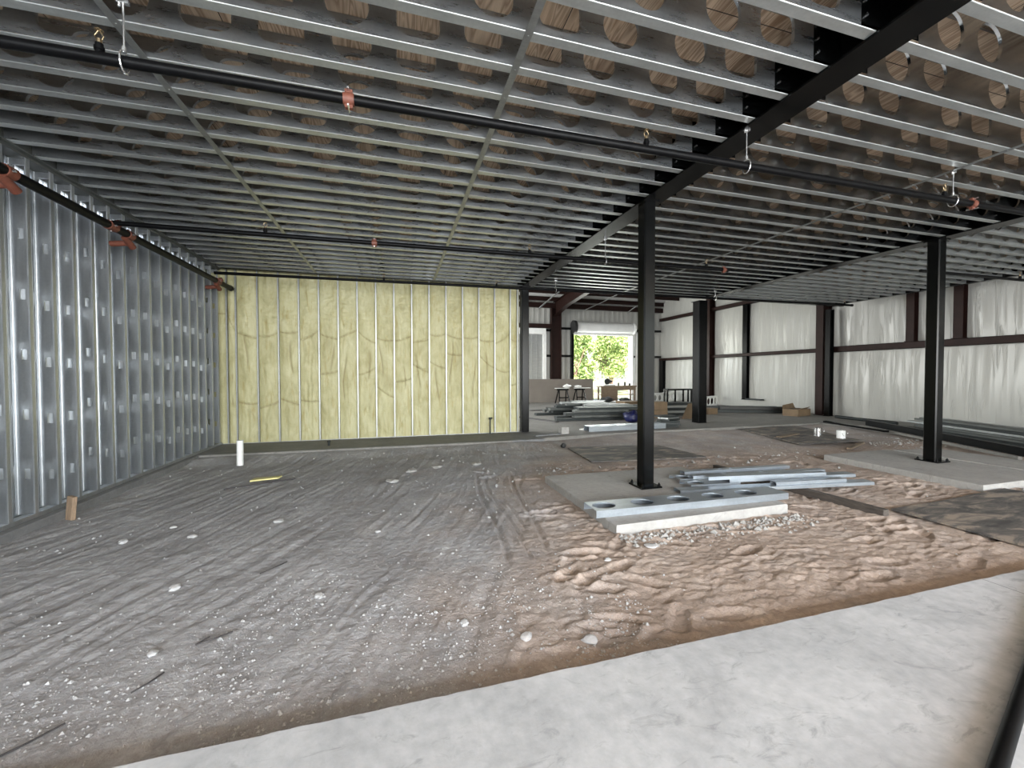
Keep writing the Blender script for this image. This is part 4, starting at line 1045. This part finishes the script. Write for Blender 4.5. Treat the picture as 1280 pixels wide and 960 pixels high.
# ------------------------------------------------------------------ stones and twigs
def rock_mesh(name, seed, sub=2):
    import bmesh
    bm = bmesh.new(); bmesh.ops.create_icosphere(bm, subdivisions=sub, radius=1)
    for v in bm.verts:
        a = 1+.35*float(fbm(np.array(v.co.x*1.4+seed*3.1), np.array(v.co.y*1.4+v.co.z*1.9+seed), 2)); v.co = Vector((v.co.x*a, v.co.y*a*.75, v.co.z*a*.5))
    me = bpy.data.meshes.new(name); bm.to_mesh(me); bm.free(); me.materials.append(M['rock']); return me
RM = [rock_mesh('stone', k) for k in range(5)]
FLAT = rock_mesh('stone', 8); FLAT.materials.clear(); FLAT.materials.append(M['pad'])
STN = [(1.076, 2.118, .05, 'largest white stone on the brown sand close to the slab edge'), (.391, 2.497, .034, 'white chip in the dirt near the middle of the slab edge'),
       (-1.236, 4.792, .06, 'broad white stone chip on the gray dirt left of the wheel grooves'), (.72, 2.25, .045, 'pale curved stone pressed in the sand left of the largest one'),
       (-1.34, 2.706, .035, 'white stone on the gray dirt at the lower left'), (-1.93, 4.59, .04, 'small white stone on dirt well left of the broad chip'),
       (-1.59, 3.50, .045, 'white stone chip lying among gravel at left'), (-.09, 6.128, .10, 'flat gray stone slab farther back on the dirt, leftmost of its row'),
       (.20, 6.70, .11, 'flat gray stone on the dirt, second of its row from the left'), (.62, 6.87, .10, 'flat gray stone on the dirt, third of its row from the left'),
       (1.70, 3.03, .035, 'pale stone on the brown sand in front of the square pad'), (-2.5, 4.62, .045, 'white stone chip close to the left curb'),
       (-2.25, 4.95, .035, 'thin white chip near the left curb behind another'), (1.30, 6.9, .11, 'flat gray stone on the dirt, rightmost of its row'),
       (2.2, 3.15, .06, 'brownish clod at the near corner of the square pad'), (8.6, 3.15, .07, 'pale clod beside the front edge of the long right pad'),
       (-.55, 3.1, .04, 'white stone half buried in the rutted dirt'), (-.2, 4.2, .03, 'small white stone beside the drag marks'), (.95, 4.3, .03, 'white stone in the wheel grooves'), (-2.9, 3.4, .04, 'white stone at the far left edge of the dirt')]
for k, (x, y, r_, lab) in enumerate(STN):
    o = link('stone', FLAT if r_ > .09 else RM[k % 5], None, None, (x, y, ground(x, y)+r_*.2)); o.scale = (r_, r_, r_*(.5 if r_ > .055 else .8)); o.rotation_euler = (0, 0, k*1.3)
    tag(o, lab, 'stone', 'pale stones on the dirt')
def clear_of(x, y, e=.09):
    for x0, x1, y0, y1 in ((2.02, 4.38, 3.45, 5.5), (7.40, 10.27, 3.34, 5.6), (5.38, 7.86, 2.05, 3.37), (3.28, 5.57, 6.22, 7.9), (8.44, 11.32, 6.6, 9.17), (4.95, 5.2, 3.0, 5.5)):
        if x0-e < x < x1+e and y0-e < y < y1+e: return False
    return True
def gravel():
    g = np.random.default_rng(9); mb = MB()
    base = [(1, 0, 0), (-.8, .3, 0), (.1, 1, 0), (-.1, -.9, .1), (.1, .1, .75), (0, 0, -.6)]
    fs = [(0, 2, 4), (2, 1, 4), (1, 3, 4), (3, 0, 4), (2, 0, 5), (1, 2, 5), (3, 1, 5), (0, 3, 5)]
    n = 0
    while n < 7000:
        mode = g.random()
        if mode < .52: x, y = g.uniform(-3.4, 1.6), 1.95+abs(g.normal(0, .55))
        elif mode < .72: x, y = g.uniform(-3.4, 3), g.uniform(2, 8.6)
        elif mode < .82: x, y = g.normal(1.6, 1.5), g.normal(8.1, .35)
        elif mode < .92: x, y = g.normal(-.2, .7), g.normal(3.0, .4)
        else: x, y = g.uniform(1, 9), g.uniform(2, 7.5)
        if not (-3.45 < x < 10 and 1.9 < y < 8.6): continue
        if fbm(np.array(x*1.8), np.array(y*1.8), 2) < -.05 and g.random() < .75: continue
        if 2 < x < 4.4 and 3.4 < y < 5.5 or 7.4 < x and 3.3 < y < 5.7: continue
        if not clear_of(x, y, .03): continue
        r_ = min(.018, .0045*math.exp(g.normal(0, .5)))*(1 if y < 4.5 else 1.5)
        a = g.uniform(0, 6.28); c, s = math.cos(a), math.sin(a); z = ground(x, y)
        mb.add([(x+r_*(p[0]*c-p[1]*s), y+r_*(p[0]*s+p[1]*c), z+r_*(p[2]+.15)) for p in base], fs); n += 1
    return mb
tag(gravel().build('gravel', M['gravel']), 'pale gravel and stone crumbs scattered over the dirt', 'gravel', kind='stuff')
def clods():
    g = np.random.default_rng(19); mb = MB()
    base = [(1, 0, 0), (-.8, .3, 0), (.1, 1, 0), (-.1, -.9, .1), (.1, .1, .75), (0, 0, -.6)]
    fs = [(0, 2, 4), (2, 1, 4), (1, 3, 4), (3, 0, 4), (2, 0, 5), (1, 2, 5), (3, 1, 5), (0, 3, 5)]
    for n in range(1500):
        q = g.random()
        if q < .4: x, y = g.uniform(2.0, 4.3), 3.46-abs(g.normal(0, .14))
        elif q < .65: x, y = g.uniform(7.5, 10), 3.34-abs(g.normal(0, .12))
        elif q < .85: x, y = g.normal(10.9, .5), g.normal(6.6, .5)
        else: x, y = g.uniform(1.2, 8), g.uniform(5.6, 6.4)
        r_ = min(.045, .014*math.exp(g.normal(0, .5)))
        if not clear_of(x, y, r_*1.05): continue
        a = g.uniform(0, 6.28); c, s = math.cos(a), math.sin(a); z = ground(x, y)
        mb.add([(x+r_*(p[0]*c-p[1]*s), y+r_*(p[0]*s+p[1]*c), z+r_*(p[2]+.2)) for p in base], fs)
    return mb
tag(clods().build('dirt_clods', M['pad']), 'crumbly tan dirt clods along the concrete pads', 'dirt clods', kind='stuff')
for k, (x0, y0, x1, y1, lab) in enumerate([(-1.14, 2.72, -.98, 2.80, 'dark forked twig lying on the gray dirt, lower left'), (-1.28, 2.40, -1.20, 2.52, 'thin dark twig left of the forked twig'),
                                          (-1.63, 2.10, -1.45, 2.26, 'thin dark twig near the slab corner at bottom left'), (-2.3, 6.35, -1.5, 6.72, 'long dark stick on the dirt near the yellow foam scrap'),
                                          (-1.05, 3.55, -.9, 3.72, 'thin twig between the white stones on gray dirt')]):
    z = max(ground(x0, y0), ground(x1, y1), ground((x0+x1)/2, (y0+y1)/2))+.006; xm, ym = (x0+x1)/2, (y0+y1)/2
    mb = MB().tube([(x0, y0, z), (xm+.01, ym-.01, z+.004), (x1, y1, z)], .0045 if k != 3 else .012, 6)
    if k == 0: mb.tube([(x0, y0, z), (x0+.05, y0+.055, z+.004)], .004, 6)
    tag(mb.build('twig', M['rebar'], origin=(xm, ym, z)), lab, 'twig')
